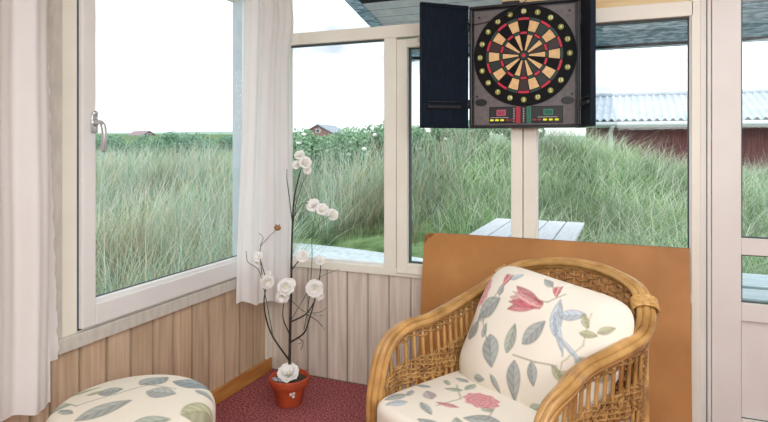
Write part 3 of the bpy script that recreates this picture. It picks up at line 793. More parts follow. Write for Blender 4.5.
for (px, py, R_, dx, dz, off) in ((300, 156, 0.026, -0.2, 0.6, 0.0), (305, 163, 0.030, 0.3, 0.2, -0.02), (297, 165, 0.022, -0.4, 0.1, 0.02), (307, 170, 0.02, 0.4, -0.1, 0.0), (314, 206, 0.034, -0.4, 0.5, 0.0), (322, 210, 0.03, 0.2, 0.4, -0.03),
                                  (332, 215, 0.028, 0.5, 0.2, 0.0), (327, 213, 0.022, 0.0, 0.6, 0.02), (303, 256, 0.03, -0.1, 0.2, -0.02), (320, 261, 0.023, 0.2, 0.5, 0.03), (315, 288, 0.042, 0.0, 0.0, -0.03), (319, 295, 0.024, 0.3, -0.4, -0.01),
                                  (286, 287, 0.040, 0.1, 0.1, -0.06), (283, 296, 0.03, -0.1, -0.4, -0.07), (290, 284, 0.026, 0.4, 0.3, -0.04), (267, 281, 0.034, 0.3, -0.2, 0.0), (259, 257, 0.024, -0.3, 0.3, 0.0), (257, 263, 0.018, -0.3, -0.3, 0.0),
                                  (268, 276, 0.022, -0.3, 0.5, 0.0)):
    rd = Vector((RT[0], RT[1], 0))
    flower(lp(px, py, off), cam_dir + rd * dx + Vector((0, 0, dz)), R_ * 1.22)
flower(Vector((0.0, 0, 0.160)) - Vector((FW[0], FW[1], 0)) * 0.028, cam_dir * 0.6 + Vector((0, 0, 0.8)), 0.062, 3)
bm = bmesh.new(); bmesh.ops.create_icosphere(bm, subdivisions=2, radius=0.016, matrix=Matrix.Translation(lp(277.5, 228)) @ Matrix.Diagonal((1.2, 1.0, 0.9, 1)))
for k in range(5):
    q = lp(277.5, 228); tube(bm, [q, q + Vector((0.02 * math.cos(k), 0.006 * math.sin(k * 2), 0.018 * math.sin(k) + 0.004))], [0.007, 0.002], 6)
obj('dry_bud', bm, 'bud', PT, True)
bm = bmesh.new()
dv = -FW; sdir = RT
for (ds, dz_, w_, h_) in ((0.020, 0.080, 0.014, 0.016), (0.034, 0.084, 0.012, 0.014), (0.031, 0.066, 0.012, 0.014)):
    vs = []
    for (a, b) in ((-1, -1), (1, -1), (1, 1), (-1, 1)):
        s = ds + a * w_ / 2; z = dz_ + b * h_ / 2; rr = 0.0645 + (z - 0.004) / 0.094 * 0.019 + 0.0012
        vs.append(bm.verts.new((sdir[0] * s + dv[0] * math.sqrt(rr * rr - s * s), sdir[1] * s + dv[1] * math.sqrt(rr * rr - s * s), z)))
    bm.faces.new(vs)
obj('sticker', bm, 'vinyl', PT)

# ------------------------------------------------------------------ electronic dartboard
DX0, DX1, DZ0, DZ1, DY = 1.240, 1.766, 1.418, 2.022, -0.10
DB = thing('dartboard', 'electronic dartboard cabinet with open dark doors hung on the window mullion', 'dartboard', (1.503, DY, 0))
ox = 1.503
bm = bmesh.new(); box(bm, DX0 - ox, DX1 - ox, 0.012, 0.066, DZ0, DZ1, 0, 0.006)
for a in ((DX0 - ox, DX1 - ox, DZ0, DZ0 + 0.012), (DX0 - ox, DX1 - ox, DZ1 - 0.014, DZ1), (DX0 - ox, DX0 - ox + 0.014, DZ0 + 0.012, DZ1 - 0.014), (DX1 - ox - 0.014, DX1 - ox, DZ0 + 0.012, DZ1 - 0.014)):
    box(bm, a[0], a[1], -0.010, 0.014, a[2], a[3], 0, 0.004)
obj('cabinet', bm, 'dk_frame', DB)
bm = bmesh.new(); box(bm, DX0 - ox + 0.02, DX1 - ox - 0.02, 0.0, 0.013, DZ0 + 0.012, DZ1 - 0.022, 0, 0.006)
for (x_, z_) in ((-0.215, 1.965), (0.215, 1.965), (-0.225, 1.575), (0.225, 1.575)): tube(bm, [(x_, -0.003, z_), (x_, 0.002, z_)], 0.006, 12, 1)
obj('face_panel', bm, ['dk_plastic', 'dk_frame'], DB)
bcx, bcz, RB = 1.507 - ox, 1.766, 0.243
def disc(bm, cx, cz, r, y0, y1, n=64, mi=0):
    tube(bm, [(cx, y1, cz), (cx, y0, cz)], r, n, mi)
bm = bmesh.new(); disc(bm, bcx, bcz, RB, -0.006, 0.004, 96); obj('number_ring', bm, 'dblack', DB)
bm = bmesh.new()
def wedge(bm, r0, r1, a_0, a_1, mi, y=-0.0095):
    n = 5; fr = []; 
    for r in (r0, r1):
        fr.append([bm.verts.new((bcx + r * math.sin(a), y, bcz + r * math.cos(a))) for a in np.linspace(a_0, a_1, n)])
    bk = [[bm.verts.new((q.co.x, -0.004, q.co.z)) for q in row] for row in fr]
    def quad(*v):
        f = bm.faces.new(v); f.material_index = mi
    for i in range(n - 1):
        quad(fr[0][i], fr[0][i + 1], fr[1][i + 1], fr[1][i]); quad(fr[1][i], fr[1][i + 1], bk[1][i + 1], bk[1][i]); quad(fr[0][i], fr[0][i + 1], bk[0][i + 1], bk[0][i])
    quad(fr[0][0], fr[1][0], bk[1][0], bk[0][0]); quad(fr[0][-1], fr[1][-1], bk[1][-1], bk[0][-1])
for k in range(20):
    ac = 2 * PI * k / 20; h_ = PI / 20
    tan_ = k % 2 == 1
    darkm = (0, 3, 4)[(k // 2) % 3]
    g1 = 0.0022
    for (r0, r1, kind) in ((0.025, 0.100, 'S'), (0.103, 0.114, 'R'), (0.118, 0.168, 'S'), (0.171, 0.182, 'R')):
        ha = h_ - g1 / ((r0 + r1) / 2)
        mi = (1 if tan_ else darkm) if kind == 'S' else (5 if tan_ else 2)
        wedge(bm, r0, r1, ac - ha, ac + ha, mi)
disc(bm, bcx, bcz, 0.021, -0.0095, -0.003, 24, 3); disc(bm, bcx, bcz, 0.009, -0.011, -0.009, 20, 2)
obj('scoring_segments', bm, ['dblack', 'dtan', 'dred', 'dblack2', 'dblack3', 'dgreen'], DB)
def text_mesh(body, size):
    cu = bpy.data.curves.new('numeral', 'FONT'); cu.body = body; cu.size = size; cu.align_x = 'CENTER'; cu.align_y = 'CENTER'; cu.extrude = 0.0006; cu.offset = size * 0.012
    t = bpy.data.objects.new('numeral', cu); COL.objects.link(t); bpy.context.view_layer.update()
    me = bpy.data.meshes.new_from_object(t.evaluated_get(bpy.context.evaluated_depsgraph_get()))
    bpy.data.objects.remove(t); bpy.data.curves.remove(cu)
    return me
for k, num in enumerate((20, 1, 18, 4, 13, 6, 10, 15, 2, 17, 3, 19, 7, 16, 8, 11, 14, 9, 12, 5)):
    a = 2 * PI * k / 20; x_, z_ = bcx + 0.2125 * math.sin(a), bcz + 0.2125 * math.cos(a)
    bm = bmesh.new(); disc(bm, x_, z_, 0.0132, -0.0072, -0.005, 20); nd = obj('number_disc', bm, 'dolive', DB)
    me = text_mesh(str(num), 0.021); me.materials.clear(); me.materials.append(M['dyellow'])
    t = bpy.data.objects.new('numeral', me); COL.objects.link(t); t.parent = nd; t.location = (x_, -0.0078, z_); t.rotation_euler = (PI / 2, 0, 0)
for sx in (-0.205, 0.205):
    bm = bmesh.new(); n = 28
    tube(bm, [(sx, 0.003, 1.545), (sx, -0.0015, 1.545)], 0.03, n)
    for vv in bm.verts: vv.co.z = 1.545 + (vv.co.z - 1.545) * 0.62
    for q in range(-3, 4): box(bm, sx - 0.024 + abs(q) * 0.003, sx + 0.024 - abs(q) * 0.003, -0.003, -0.0012, 1.545 + q * 0.0045 - 0.001, 1.545 + q * 0.0045 + 0.001)
    obj('speaker_grille', bm, 'dk_frame', DB)
bm = bmesh.new(); box(bm, -0.165, 0.185, -0.0035, 0.004, 1.44, 1.522, 0, 0.004)
for q in range(9): box(bm, 0.0, 0.006, -0.005, -0.003, 1.446 + q * 0.008, 1.449 + q * 0.008, 1); box(bm, -0.046, -0.040, -0.005, -0.003, 1.446 + q * 0.008, 1.449 + q * 0.008, 1)
for q in (-1, 1): box(bm, q * 0.115 - 0.045, q * 0.115 + 0.045, -0.0045, -0.003, 1.468, 1.470, 1)
cp = obj('control_panel', bm, ['dk_frame', 'grey_trim'], DB)
for (xx, m1, m2, nm) in ((-0.105, 'lcd_r', 'lcd_dr', 'score_display'), (0.118, 'lcd_g', 'lcd_dg', 'score_display')):
    bm = bmesh.new(); box(bm, xx - 0.022, xx + 0.022, -0.0055, -0.003, 1.478, 1.507, 0, 0.001)
    box(bm, xx - 0.017, xx + 0.017, -0.0062, -0.005, 1.482, 1.503, 1)
    for q in (-0.010, 0.0, 0.010):
        box(bm, xx + q - 0.003, xx + q + 0.003, -0.0066, -0.006, 1.485, 1.487, 0); box(bm, xx + q - 0.003, xx + q + 0.003, -0.0066, -0.006, 1.4915, 1.4935, 0); box(bm, xx + q - 0.003, xx + q + 0.003, -0.0066, -0.006, 1.498, 1.5, 0)
    obj(nm, bm, [m1, m2], cp)
for (xx, m1, m2) in ((-0.023, 'lcd_dr', 'dred'), (0.028, 'lcd_dg', 'lcd_g')):
    bm = bmesh.new(); box(bm, xx - 0.010, xx + 0.010, -0.0055, -0.003, 1.442, 1.520)
    for q in range(9): box(bm, xx - 0.007, xx + 0.007, -0.0065, -0.005, 1.446 + q * 0.008, 1.451 + q * 0.008, 1)
    obj('score_column', bm, [m2, m1], cp)
for xx, m1 in [(-0.150, 'btn_y'), (-0.125, 'btn_y'), (-0.1, 'btn_y'), (-0.073, 'btn_r'), (-0.05, 'btn_r'), (0.052, 'btn_r'), (0.077, 'btn_r'), (0.103, 'btn_y'), (0.13, 'btn_y'), (0.157, 'btn_y')]:
    bm = bmesh.new(); box(bm, xx - 0.009, xx + 0.009, -0.008, -0.003, 1.452, 1.461, 0, 0.003); obj('button', bm, m1, cp)
def cab_door(hx, ang, sx, w):
    """leaf hinged at x=hx; ang = direction of the leaf from the hinge"""
    d = Vector((sx * math.cos(ang), -math.sin(ang), 0)); nn = Vector((-d.y, d.x, 0))
    if nn.y > 0: nn = -nn            # nn towards the room
    bm = bmesh.new()
    def lbox(u0, u1, n0, n1, z0, z1, mi=0, bv=0.0):
        vs = box(bm, 0, 1, 0, 1, 0, 1, mi)
        for q in vs:
            uu = u1 if q.co.x > .5 else u0; n_ = n1 if q.co.y > .5 else n0; z_ = z1 if q.co.z > .5 else z0
            q.co = Vector((hx - ox, 0.0, 0)) + d * uu + nn * n_ + Vector((0, 0, z_))
    lbox(0.004, w, -0.010, 0.006, DZ0, DZ1 + 0.004)
    lbox(0.004, w, 0.006, 0.012, DZ0, DZ0 + 0.012); lbox(0.004, w, 0.006, 0.012, DZ1 - 0.012, DZ1 + 0.004); lbox(w - 0.012, w, 0.006, 0.012, DZ0, DZ1)
    o = obj('cabinet_door', bm, 'navy', DB)
    bm = bmesh.new(); lbox(0.05, w - 0.03, 0.008, 0.018, 1.515, 1.53); lbox(0.05, w - 0.03, 0.008, 0.014, 1.545, 1.549); obj('dart_holder', bm, 'dk_frame', o)
    for zz_ in (1.515, 1.90):
        bm = bmesh.new(); tube(bm, [(hx - ox, -0.006, zz_), (hx - ox, -0.006, zz_ + 0.045)], 0.006, 10); obj('hinge', bm, 'steel' if sx > 0 else 'dk_frame', o)
cab_door(DX0 - 0.006, math.radians(43), -1, 0.262)
cab_door(DX1 + 0.006, math.radians(76), 1, 0.262)
bm = bmesh.new()
tube(bm, spline([(0.03, -0.004, DZ1 + 0.02), (-0.02, -0.012, DZ1 - 0.02), (-0.10, -0.014, 1.955), (-0.2, -0.014, 1.935), (-0.262, -0.012, 1.93)]), 0.0022, 6)
tube(bm, spline([(0.03, -0.004, DZ1 + 0.02), (0.0, 0.03, DZ1 + 0.06), (-0.03, 0.06, DZ1 + 0.10)]), 0.0022, 6)
box(bm, -0.10, -0.02, -0.004, 0.03, DZ1, DZ1 + 0.012)
obj('power_cable', bm, 'cable', DB)

# ------------------------------------------------------------------ outside: ground, grass, shrubs, buildings
def sstep(a, b, x):
    t = np.clip((x - a) / (b - a), 0, 1); return t * t * (3 - 2 * t)
def hgt(X, Z):
    """ground height by lateral and forward distance from the viewpoint"""
    h = 0.50 * sstep(6.8, 11.0, Z) - 0.06
    h = h + 0.92 * np.exp(-((X - 2.35) / 2.5) ** 2 - ((Z - 9.8) / 2.6) ** 2)
    h = h - 0.55 * sstep(12.5, 15.5, Z) * sstep(1.0, 4.0, X)
    h = h + 0.018 * np.clip(Z - 14, 0, None) * (1 - sstep(0.0, 0.12, X / np.maximum(Z, 1) - 0.12))
    return h + 0.05 * np.sin(1.7 * X + 0.6) * np.sin(1.3 * Z) * sstep(7.0, 9.0, Z)
xs = np.linspace(-1.1, 1.1, 90); zs = np.concatenate([np.linspace(2.0, 18, 80), np.linspace(20, 240, 24)])
V = []
for z_ in zs:
    for x_ in xs:
        X = x_ * (z_ + 2.0); p = XZ(X, z_, float(hgt(X, z_)))
        if p.x > -0.09 and p.y < 0.09: p.z = -0.2
        V.append(tuple(p))
Fg = grid_faces(len(zs), len(xs))
o = obj_np('ground', np.array(V), Fg, 'ground', None, None, True); o['kind'] = 'structure'
bm = bmesh.new(); box(bm, -2.4, 0.85, 2.2, 3.85, -0.12, 0.05, 0, 0.01)
struct('paved_path', bm, 'paving')

SHRUB_SPOTS = []
def blades(n, Zr, Xr, hr, wr_, cols, lean, cond, seed, clump=0.6):
    rg = np.random.default_rng(seed)
    Z = Zr[0] + (Zr[1] - Zr[0]) * rg.random(n); X = (Xr[0] + (Xr[1] - Xr[0]) * rg.random(n)) * Z
    # clumps
    nc = n // 14; cz = Zr[0] + (Zr[1] - Zr[0]) * rg.random(nc); cx_ = (Xr[0] + (Xr[1] - Xr[0]) * rg.random(nc)) * cz
    pick = rg.integers(0, nc, n); cl = rg.random(n) < clump
    X = np.where(cl, cx_[pick] + rg.normal(0, 0.10, n), X); Z = np.where(cl, cz[pick] + rg.normal(0, 0.10, n), Z)
    tonec = rg.random(nc)[pick]
    wx = CAM[0] + FW[0] * Z + RT[0] * X; wy = CAM[1] + FW[1] * Z + RT[1] * X
    ok = ((wx < -0.35) | (wy > 0.4)) & cond(X, Z, wx, wy)
    X, Z, wx, wy, tonec = X[ok], Z[ok], wx[ok], wy[ok], tonec[ok]; n = len(X)
    g = hgt(X, Z) - 0.02
    H = hr[0] + (hr[1] - hr[0]) * rg.random(n) ** 1.3
    H = H * (0.8 + 0.35 * tonec)
    az = rg.random(n) * 2 * PI; ln = lean[0] + (lean[1] - lean[0]) * rg.random(n)
    dx, dy = np.cos(az) * ln + 0.12, np.sin(az) * ln
    keep = (wx + dx * H < -0.2) | (wy + dy * H > 0.6)
    for (sx_, sy_, sr_) in SHRUB_SPOTS: keep &= np.hypot(wx - sx_, wy - sy_) > sr_
    X, Z, wx, wy, tonec, g, H, az, ln, dx, dy = [q[keep] for q in (X, Z, wx, wy, tonec, g, H, az, ln, dx, dy)]; n = len(X)
    fa = rg.random(n) * PI; wx_, wy_ = np.cos(fa), np.sin(fa); wd = (wr_[0] + (wr_[1] - wr_[0]) * rg.random(n)) * (0.7 + 0.06 * Z)
    Vv = np.zeros((n, 7, 3), np.float32)
    for k, (t, w) in enumerate(((0, 0.8), (0.4, 1.0), (0.75, 0.7))):
        cxk = wx + dx * H * t ** 1.8; cyk = wy + dy * H * t ** 1.8; czk = g + H * t * (1 - 0.25 * ln * t)
        for sgn, q in ((-1, 0), (1, 1)):
            Vv[:, 2 * k + q, 0] = cxk + sgn * wx_ * wd * w * 0.5; Vv[:, 2 * k + q, 1] = cyk + sgn * wy_ * wd * w * 0.5; Vv[:, 2 * k + q, 2] = czk
    Vv[:, 6, 0] = wx + dx * H; Vv[:, 6, 1] = wy + dy * H; Vv[:, 6, 2] = g + H * (1 - 0.25 * ln)
    base = (np.arange(n) * 7)[:, None]
    Q = np.concatenate([base + np.array([0, 1, 3, 2]), base + np.array([2, 3, 5, 4])]); Tt = base + np.array([4, 5, 6])
    ca, cb = np.array([lin(c)[:3] for c in cols[0]]), np.array([lin(c)[:3] for c in cols[1]])
    ci = np.clip((tonec * 0.6 + rg.random(n) * 0.6) * len(ca), 0, len(ca) - 1).astype(int)
    Cv = np.zeros((n, 7, 3), np.float32)
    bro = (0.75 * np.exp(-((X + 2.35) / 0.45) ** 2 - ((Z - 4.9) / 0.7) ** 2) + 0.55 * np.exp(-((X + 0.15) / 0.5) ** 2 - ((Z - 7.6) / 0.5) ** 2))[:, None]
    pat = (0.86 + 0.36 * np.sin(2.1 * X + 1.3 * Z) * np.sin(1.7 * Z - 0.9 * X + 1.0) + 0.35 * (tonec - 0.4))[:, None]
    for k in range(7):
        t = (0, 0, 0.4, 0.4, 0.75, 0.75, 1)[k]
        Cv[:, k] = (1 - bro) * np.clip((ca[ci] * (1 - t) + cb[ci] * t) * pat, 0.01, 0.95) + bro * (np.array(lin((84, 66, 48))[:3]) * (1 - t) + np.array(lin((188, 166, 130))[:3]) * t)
    return Vv.reshape(-1, 3), Q, Tt, Cv.reshape(-1, 3)
def shrub(X, Z, rx, h_, label, n=2600, flowers=0, seed=0, cols=((92, 128, 96), (140, 172, 138))):
    rg = np.random.default_rng(seed); base = XZ(X, Z, float(hgt(np.array(X), np.array(Z)))); SHRUB_SPOTS.append((base.x, base.y, rx + 0.2))
    root = thing('hedge_shrub', label, 'shrub', base, 0, 'low shrubs on the skyline at left' if 'skyline' in label else 'hedge shrubs behind the tall grass')
    k = 9; bc = np.stack([rg.normal(0, rx * 0.45, k), rg.normal(0, rx * 0.35, k), h_ * (0.35 + 0.42 * rg.random(k))], 1); brd = h_ * (0.2 + 0.16 * rg.random(k))
    pk = rg.integers(0, k, n); d = rg.normal(size=(n, 3)); d /= np.linalg.norm(d, axis=1)[:, None]
    c = bc[pk] + d * brd[pk][:, None] * (0.75 + 0.3 * rg.random(n))[:, None]; c[:, 2] = np.clip(c[:, 2], 0.03, None)
    a = rg.normal(size=(n, 3)); a /= np.linalg.norm(a, axis=1)[:, None]; b = np.cross(a, d); b /= np.linalg.norm(b, axis=1)[:, None] + 1e-9
    s = (0.016 + 0.018 * rg.random(n))[:, None] * (0.5 + Z * 0.06)
    Vv = np.stack([c - a * s, c + b * s * 0.5, c + a * s, c - b * s * 0.5], 1).reshape(-1, 3)
    c0, c1 = np.array(lin(cols[0])[:3]), np.array(lin(cols[1])[:3]); t = np.clip(c[:, 2] / h_, 0, 1) * 0.45 + 0.6 * rg.random(n) ** 1.5
    Cv = np.repeat(c0 * (1 - t[:, None]) + c1 * t[:, None], 4, 0)
    obj_np('foliage', Vv, (np.arange(n) * 4)[:, None] + np.arange(4), 'leaf', root, Cv)
    bm = bmesh.new()
    for q in range(5):
        e = bc[q]; tube(bm, [(e[0] * 0.2, e[1] * 0.2, -0.03), (e[0] * 0.6, e[1] * 0.6, e[2] * 0.6), tuple(e)], [0.02, 0.014, 0.006], 6)
    obj('stem', bm, 'bark', root)
    for q in range(flowers):
        e = bc[q % k]; dd = rg.normal(size=3); dd[:2] -= FW[:2] * 1.2; dd /= np.linalg.norm(dd); p = e + dd * brd[q % k]
        bm = bmesh.new(); bmesh.ops.create_icosphere(bm, subdivisions=1, radius=0.038 + 0.018 * rg.random(), matrix=Matrix.Translation(p) @ Matrix.Diagonal((1, 1, 0.7, 1)))
        obj('blossom', bm, 'petal', root, True)
near_lab = 'leafy hedge shrub with pale blossoms beyond the tall grass'
far_lab = 'low dark green shrub on the skyline far beyond the grass on the left'
i = 0
for px, Z, rx, top, fl in ((296, 10.6, 0.5, 133, 6), (338, 10.3, 0.5, 129, 8), (380, 10.6, 0.5, 124, 8), (424, 10.3, 0.55, 119, 9), (470, 10.6, 0.55, 119, 9), (514, 10.3, 0.5, 124, 8)):
    X = (px - PCX) / FOC * Z; ztop = 1.35 - (top - HOR) / FOC * Z; hh = ztop - float(hgt(np.array(X), np.array(Z)))
    shrub(X, Z, rx, hh * 1.02, near_lab, flowers=fl, seed=100 + i, cols=((50, 92, 66), (168, 206, 166)), n=8000); i += 1
for px, Z, rx, top in ((98, 17, 0.75, 132), (134, 17.4, 0.75, 137), (168, 17, 0.75, 135), (204, 17.3, 0.75, 135), (240, 17, 0.75, 134)):
    X = (px - PCX) / FOC * Z; ztop = 1.35 - (top - HOR) / FOC * Z; hh = ztop - float(hgt(np.array(X), np.array(Z)))
    shrub(X, Z, rx, max(0.35, hh), far_lab, n=4000, seed=200 + i, cols=((54, 96, 74), (140, 180, 152))); i += 1

GC = ([(40, 78, 50), (34, 74, 54), (52, 90, 48), (70, 96, 56), (106, 94, 68), (46, 86, 62)],
      [(176, 216, 164), (150, 202, 166), (180, 212, 154), (236, 244, 226), (226, 214, 186), (196, 228, 212)])
GM = ([(46, 96, 54), (50, 102, 60), (66, 110, 58), (56, 96, 64)], [(168, 212, 152), (148, 200, 144), (196, 224, 168), (238, 246, 226)])
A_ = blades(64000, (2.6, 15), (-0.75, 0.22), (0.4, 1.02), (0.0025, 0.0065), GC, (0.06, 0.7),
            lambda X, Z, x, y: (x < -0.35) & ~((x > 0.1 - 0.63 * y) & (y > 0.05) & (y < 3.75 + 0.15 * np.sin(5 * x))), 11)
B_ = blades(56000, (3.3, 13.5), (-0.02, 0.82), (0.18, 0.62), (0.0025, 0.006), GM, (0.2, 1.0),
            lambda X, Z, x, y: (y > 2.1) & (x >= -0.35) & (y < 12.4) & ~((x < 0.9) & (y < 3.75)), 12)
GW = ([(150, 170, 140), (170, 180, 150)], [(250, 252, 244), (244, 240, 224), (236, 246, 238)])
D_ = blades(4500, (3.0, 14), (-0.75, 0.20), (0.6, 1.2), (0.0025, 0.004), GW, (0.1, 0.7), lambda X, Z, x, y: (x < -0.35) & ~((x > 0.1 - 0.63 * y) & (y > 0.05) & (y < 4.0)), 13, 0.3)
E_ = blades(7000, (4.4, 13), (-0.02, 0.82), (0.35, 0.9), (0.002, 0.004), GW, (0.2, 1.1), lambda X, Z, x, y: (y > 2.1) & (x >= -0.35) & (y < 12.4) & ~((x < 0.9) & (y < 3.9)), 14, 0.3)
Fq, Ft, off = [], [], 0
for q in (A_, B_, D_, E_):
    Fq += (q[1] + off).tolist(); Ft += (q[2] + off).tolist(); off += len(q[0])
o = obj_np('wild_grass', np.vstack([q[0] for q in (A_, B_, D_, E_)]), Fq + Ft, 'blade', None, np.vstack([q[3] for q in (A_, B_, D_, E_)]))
tag(o, 'tall pale green wild grass covering the ground beyond all the windows', 'grass', kind='stuff')

# far hills on the skyline
bm = bmesh.new(); pr_ = None
for q in range(41):
    X = -320 + 16 * q * 1.0; t = q / 40
    top = 1.35 + (8.5 + 2.0 * math.sin(6 * t) + 1.2 * math.sin(17 * t)) / FOC * 260
    A, B, C2 = bm.verts.new(XZ(X, 250, -2)), bm.verts.new(XZ(X, 262, top)), bm.verts.new(XZ(X, 300, top - 0.5))
    if pr_: bm.faces.new((pr_[0], A, B, pr_[1])); bm.faces.new((pr_[1], B, C2, pr_[2]))
    pr_ = (A, B, C2)
struct('hills', bm, 'hill', None, True)

def house(X, Z, w, dlen, eave, apex, ang, label, wm, rm):
    base = XZ(X, Z, 0.0); root = thing('house', label, 'house', base, TH + ang)
    bm = bmesh.new(); g = [(-w / 2, 0, -0.5), (w / 2, 0, -0.5), (w / 2, 0, eave), (0, 0, apex), (-w / 2, 0, eave)]
    A = [bm.verts.new(p) for p in g]; B = [bm.verts.new((p[0], dlen, p[2])) for p in g]
    bm.faces.new(A); bm.faces.new(B[::-1])
    for k in range(5): bm.faces.new((A[k], B[k], B[(k + 1) % 5], A[(k + 1) % 5]))
    obj('wall', bm, wm, root)
    bm = bmesh.new(); ov = 0.5; sl = (apex - eave) / (w / 2)
    for s in (-1, 1):
        q = [(0, -ov, apex + 0.12), (s * (w / 2 + ov), -ov, eave - ov * sl + 0.12), (s * (w / 2 + ov), dlen + ov, eave - ov * sl + 0.12), (0, dlen + ov, apex + 0.12)]
        a = [bm.verts.new(p) for p in q]; b = [bm.verts.new((p[0], p[1], p[2] + 0.25)) for p in q]
        bm.faces.new(a); bm.faces.new(b)
        for k in range(4): bm.faces.new((a[k], a[(k + 1) % 4], b[(k + 1) % 4], b[k]))
    obj('roof', bm, rm, root)
    bm = bmesh.new(); box(bm, -0.6, 0.6, -0.08, -0.02, eave + 0.2, eave + 1.2); f = obj('window', bm, 'white', root)
    bm = bmesh.new(); box(bm, -0.45, 0.45, -0.12, -0.05, eave + 0.3, eave + 1.1); obj('pane', bm, 'seal', f)
house((318 - PCX) / FOC * 150, 150, 7.8, 14, 3.5, 5.6, math.radians(-12), 'far brick house with a grey gable roof behind the hedge', 'brick', 'fargrey')
house((149 - PCX) / FOC * 170, 170, 5.5, 12, 2.6, 4.3, math.radians(42), 'far house with a low brownish roof on the skyline at left', 'brick', 'farbrown')

# barn with corrugated roof, parallel to the right wall
def onY(px, py, y):
    d = FW + RT * (px - PCX) / FOC - UP * (py - HOR) / FOC; k = (y - CAM[1]) / d[1]; return CAM + d * k
ye, yr = 13.2, 15.6
ze, zr = float(onY(640, 119.5, ye)[2]), float(onY(640, 95.5, yr)[2])
bx0, bx1 = float(onY(575, 120, ye)[0]), float(onY(575, 120, ye)[0]) + 9.5
BN = thing('barn', 'dark red barn with a grey corrugated roof beyond the grassy bank', 'barn', (bx0, ye, 0))
bw = bx1 - bx0
bm = bmesh.new(); box(bm, 0.25, bw - 0.25, 0.35, 2 * (yr - ye) - 0.35, -0.6, ze - 0.02)
obj('wall', bm, 'barnred', BN)
nx = int(bw / 0.178 * 10)
xx = np.linspace(0, bw, nx); wv = 0.034 * np.cos(2 * PI * xx / 0.178)
rows = []
for (yy, zz_) in ((-0.02, ze), ((yr - ye) / 2, (ze + zr) / 2), (yr - ye, zr), (2 * (yr - ye) + 0.02, ze)):
    rows.append(np.stack([xx, np.full(nx, yy), zz_ + wv], 1))
for (yy, zz_) in ((-0.02, ze - 0.012), (-0.02, ze)):
    rows.insert(0, np.stack([xx, np.full(nx, yy), zz_ + wv], 1)) if zz_ != ze else None
obj_np('roof', np.vstack(rows), grid_faces(len(rows), nx), 'corr', BN, None, True)
bm = bmesh.new()
tube(bm, [(-0.1, yr - ye, zr + 0.04), (bw + 0.1, yr - ye, zr + 0.04)], 0.06, 10); obj('ridge_cap', bm, 'corr', BN, True)
bm = bmesh.new(); tube(bm, [(-0.05, -0.04, ze - 0.11), (bw, -0.04, ze - 0.11)], 0.055, 10); box(bm, 0, bw, 0.05, 0.1, ze - 0.2, ze - 0.04); obj('gutter', bm, 'barnpipe', BN, True)
px_ = float(onY(613, 125, ye)[0]) - bx0
bm = bmesh.new(); tube(bm, spline([(px_, -0.04, ze - 0.14), (px_ - 0.05, 0.1, ze - 0.28), (px_ - 0.06, 0.28, ze - 0.45), (px_ - 0.06, 0.28, -0.4)]), 0.05, 10); obj('downpipe', bm, 'barnpipe', BN, True)

# garden table and bench on the terrace
tx0, tx1, ty0, ty1 = 0.962, 1.66, 0.42, 1.86
TB = thing('garden_table', 'white slatted garden table outside behind the leaning board', 'table', ((tx0 + tx1) / 2, (ty0 + ty1) / 2, -0.06))
hw, hl = (tx1 - tx0) / 2, (ty1 - ty0) / 2
for k in range(5):
    w = 2 * hw / 5; bm = bmesh.new(); box(bm, -hw + k * w + 0.005, -hw + (k + 1) * w - 0.005, -hl, hl, 0.757, 0.782, 0, 0.004); obj('slat', bm, 'tablew', TB)
bm = bmesh.new()
for y in (-hl + 0.15, hl - 0.15): box(bm, -hw + 0.03, hw - 0.03, y - 0.025, y + 0.025, 0.70, 0.757)
obj('crosspiece', bm, 'tablew', TB)
for sx in (-1, 1):
    for sy in (-1, 1):
        bm = bmesh.new(); tube(bm, [(sx * (hw - 0.08), sy * (hl - 0.15), 0.74), (sx * (hw - 0.05), sy * (hl - 0.10), 0.0)], [0.028, 0.022], 4); obj('leg', bm, 'tablew', TB)
BE = thing('garden_bench', 'low weathered garden bench of two pale planks outside the door', 'bench', (3.1, 1.5, -0.06))
for (y0, y1) in ((-0.06, 0.36), (-0.42, -0.14)):
    bm = bmesh.new(); box(bm, -0.75, 0.75, y0, y1, 0.445, 0.48, 0, 0.005); obj('seat_plank', bm, 'benchw', BE)
for sx in (-0.6, 0.6):
    bm = bmesh.new(); box(bm, sx - 0.03, sx + 0.03, -0.38, 0.32, 0.0, 0.445, 0, 0.005); obj('leg', bm, 'benchw', BE)

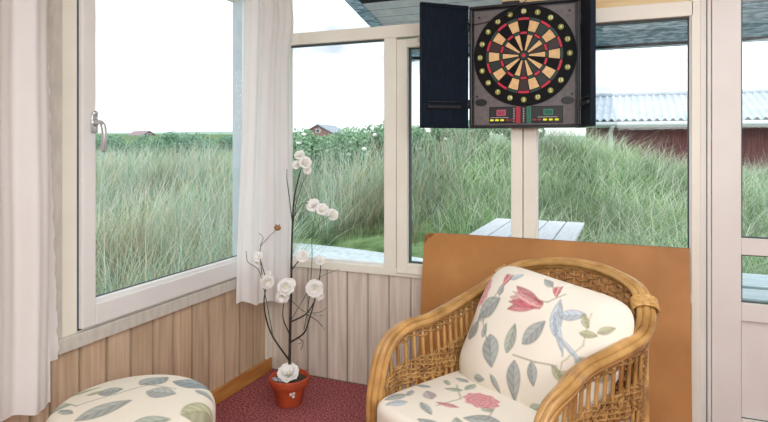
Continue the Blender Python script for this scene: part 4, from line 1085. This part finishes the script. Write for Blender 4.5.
# ------------------------------------------------------------------ light, sky, camera
w = bpy.data.worlds.new('overcast_sky'); SC.world = w
nt, N, L = nodes_of(w)
out = N.new('ShaderNodeOutputWorld'); bg = N.new('ShaderNodeBackground'); L.new(bg.outputs[0], out.inputs[0])
tc = N.new('ShaderNodeTexCoord'); mp = N.new('ShaderNodeMapping'); mp.inputs['Scale'].default_value = (1, 1, 3.0); L.new(tc.outputs['Generated'], mp.inputs[0])
nz = N.new('ShaderNodeTexNoise'); nz.inputs['Scale'].default_value = 3.2; nz.inputs['Detail'].default_value = 5; L.new(mp.outputs[0], nz.inputs['Vector'])
cr = N.new('ShaderNodeValToRGB'); cr.color_ramp.elements[0].position = 0.36; cr.color_ramp.elements[1].position = 0.50
cr.color_ramp.elements[0].color = (0.46, 0.49, 0.56, 1); cr.color_ramp.elements[1].color = (1.0, 1.0, 1.0, 1)
L.new(nz.outputs['Fac'], cr.inputs[0]); L.new(cr.outputs[0], bg.inputs[0]); bg.inputs[1].default_value = 1.7

def area(name, loc, target, size, energy, col=(1, 1, 1)):
    l = bpy.data.lights.new(name, 'AREA'); l.shape = 'RECTANGLE'; l.size, l.size_y = size; l.energy = energy; l.color = col
    o = bpy.data.objects.new(name, l); COL.objects.link(o); o.location = loc
    o.rotation_euler = (Vector(target) - Vector(loc)).to_track_quat('-Z', 'Y').to_euler(); return o
area('bounce_fill', (2.9, -4.2, 2.25), (1.0, -0.3, 0.6), (2.6, 1.6), 130, (0.95, 0.985, 1.0))  # fill added behind the camera, stands for bounced flash
area('ceiling_fill', (2.2, -1.9, 2.36), (2.2, -1.9, 0), (1.6, 1.6), 28, (0.95, 0.985, 1.0))  # unseen fill added under the ceiling to brighten the room
s = bpy.data.lights.new('hazy_sun', 'SUN'); s.energy = 2.0; s.angle = math.radians(40); so = bpy.data.objects.new('hazy_sun', s); COL.objects.link(so)
so.rotation_euler = (math.radians(48), 0, math.radians(35))

cam = bpy.data.cameras.new('camera'); cam.sensor_width = 36; cam.lens = FOC / 768 * 36; cam.shift_y = -(211 - HOR) / 768; cam.clip_end = 600; cam.clip_start = 0.05
co = bpy.data.objects.new('camera', cam); COL.objects.link(co); co.location = CAM.tolist(); co.rotation_euler = (PI / 2, 0, TH); SC.camera = co
SC.view_settings.view_transform = 'Standard'; SC.view_settings.look = 'None'; SC.view_settings.exposure = 0.0
SC.cycles.max_bounces = 8; SC.cycles.transparent_max_bounces = 12
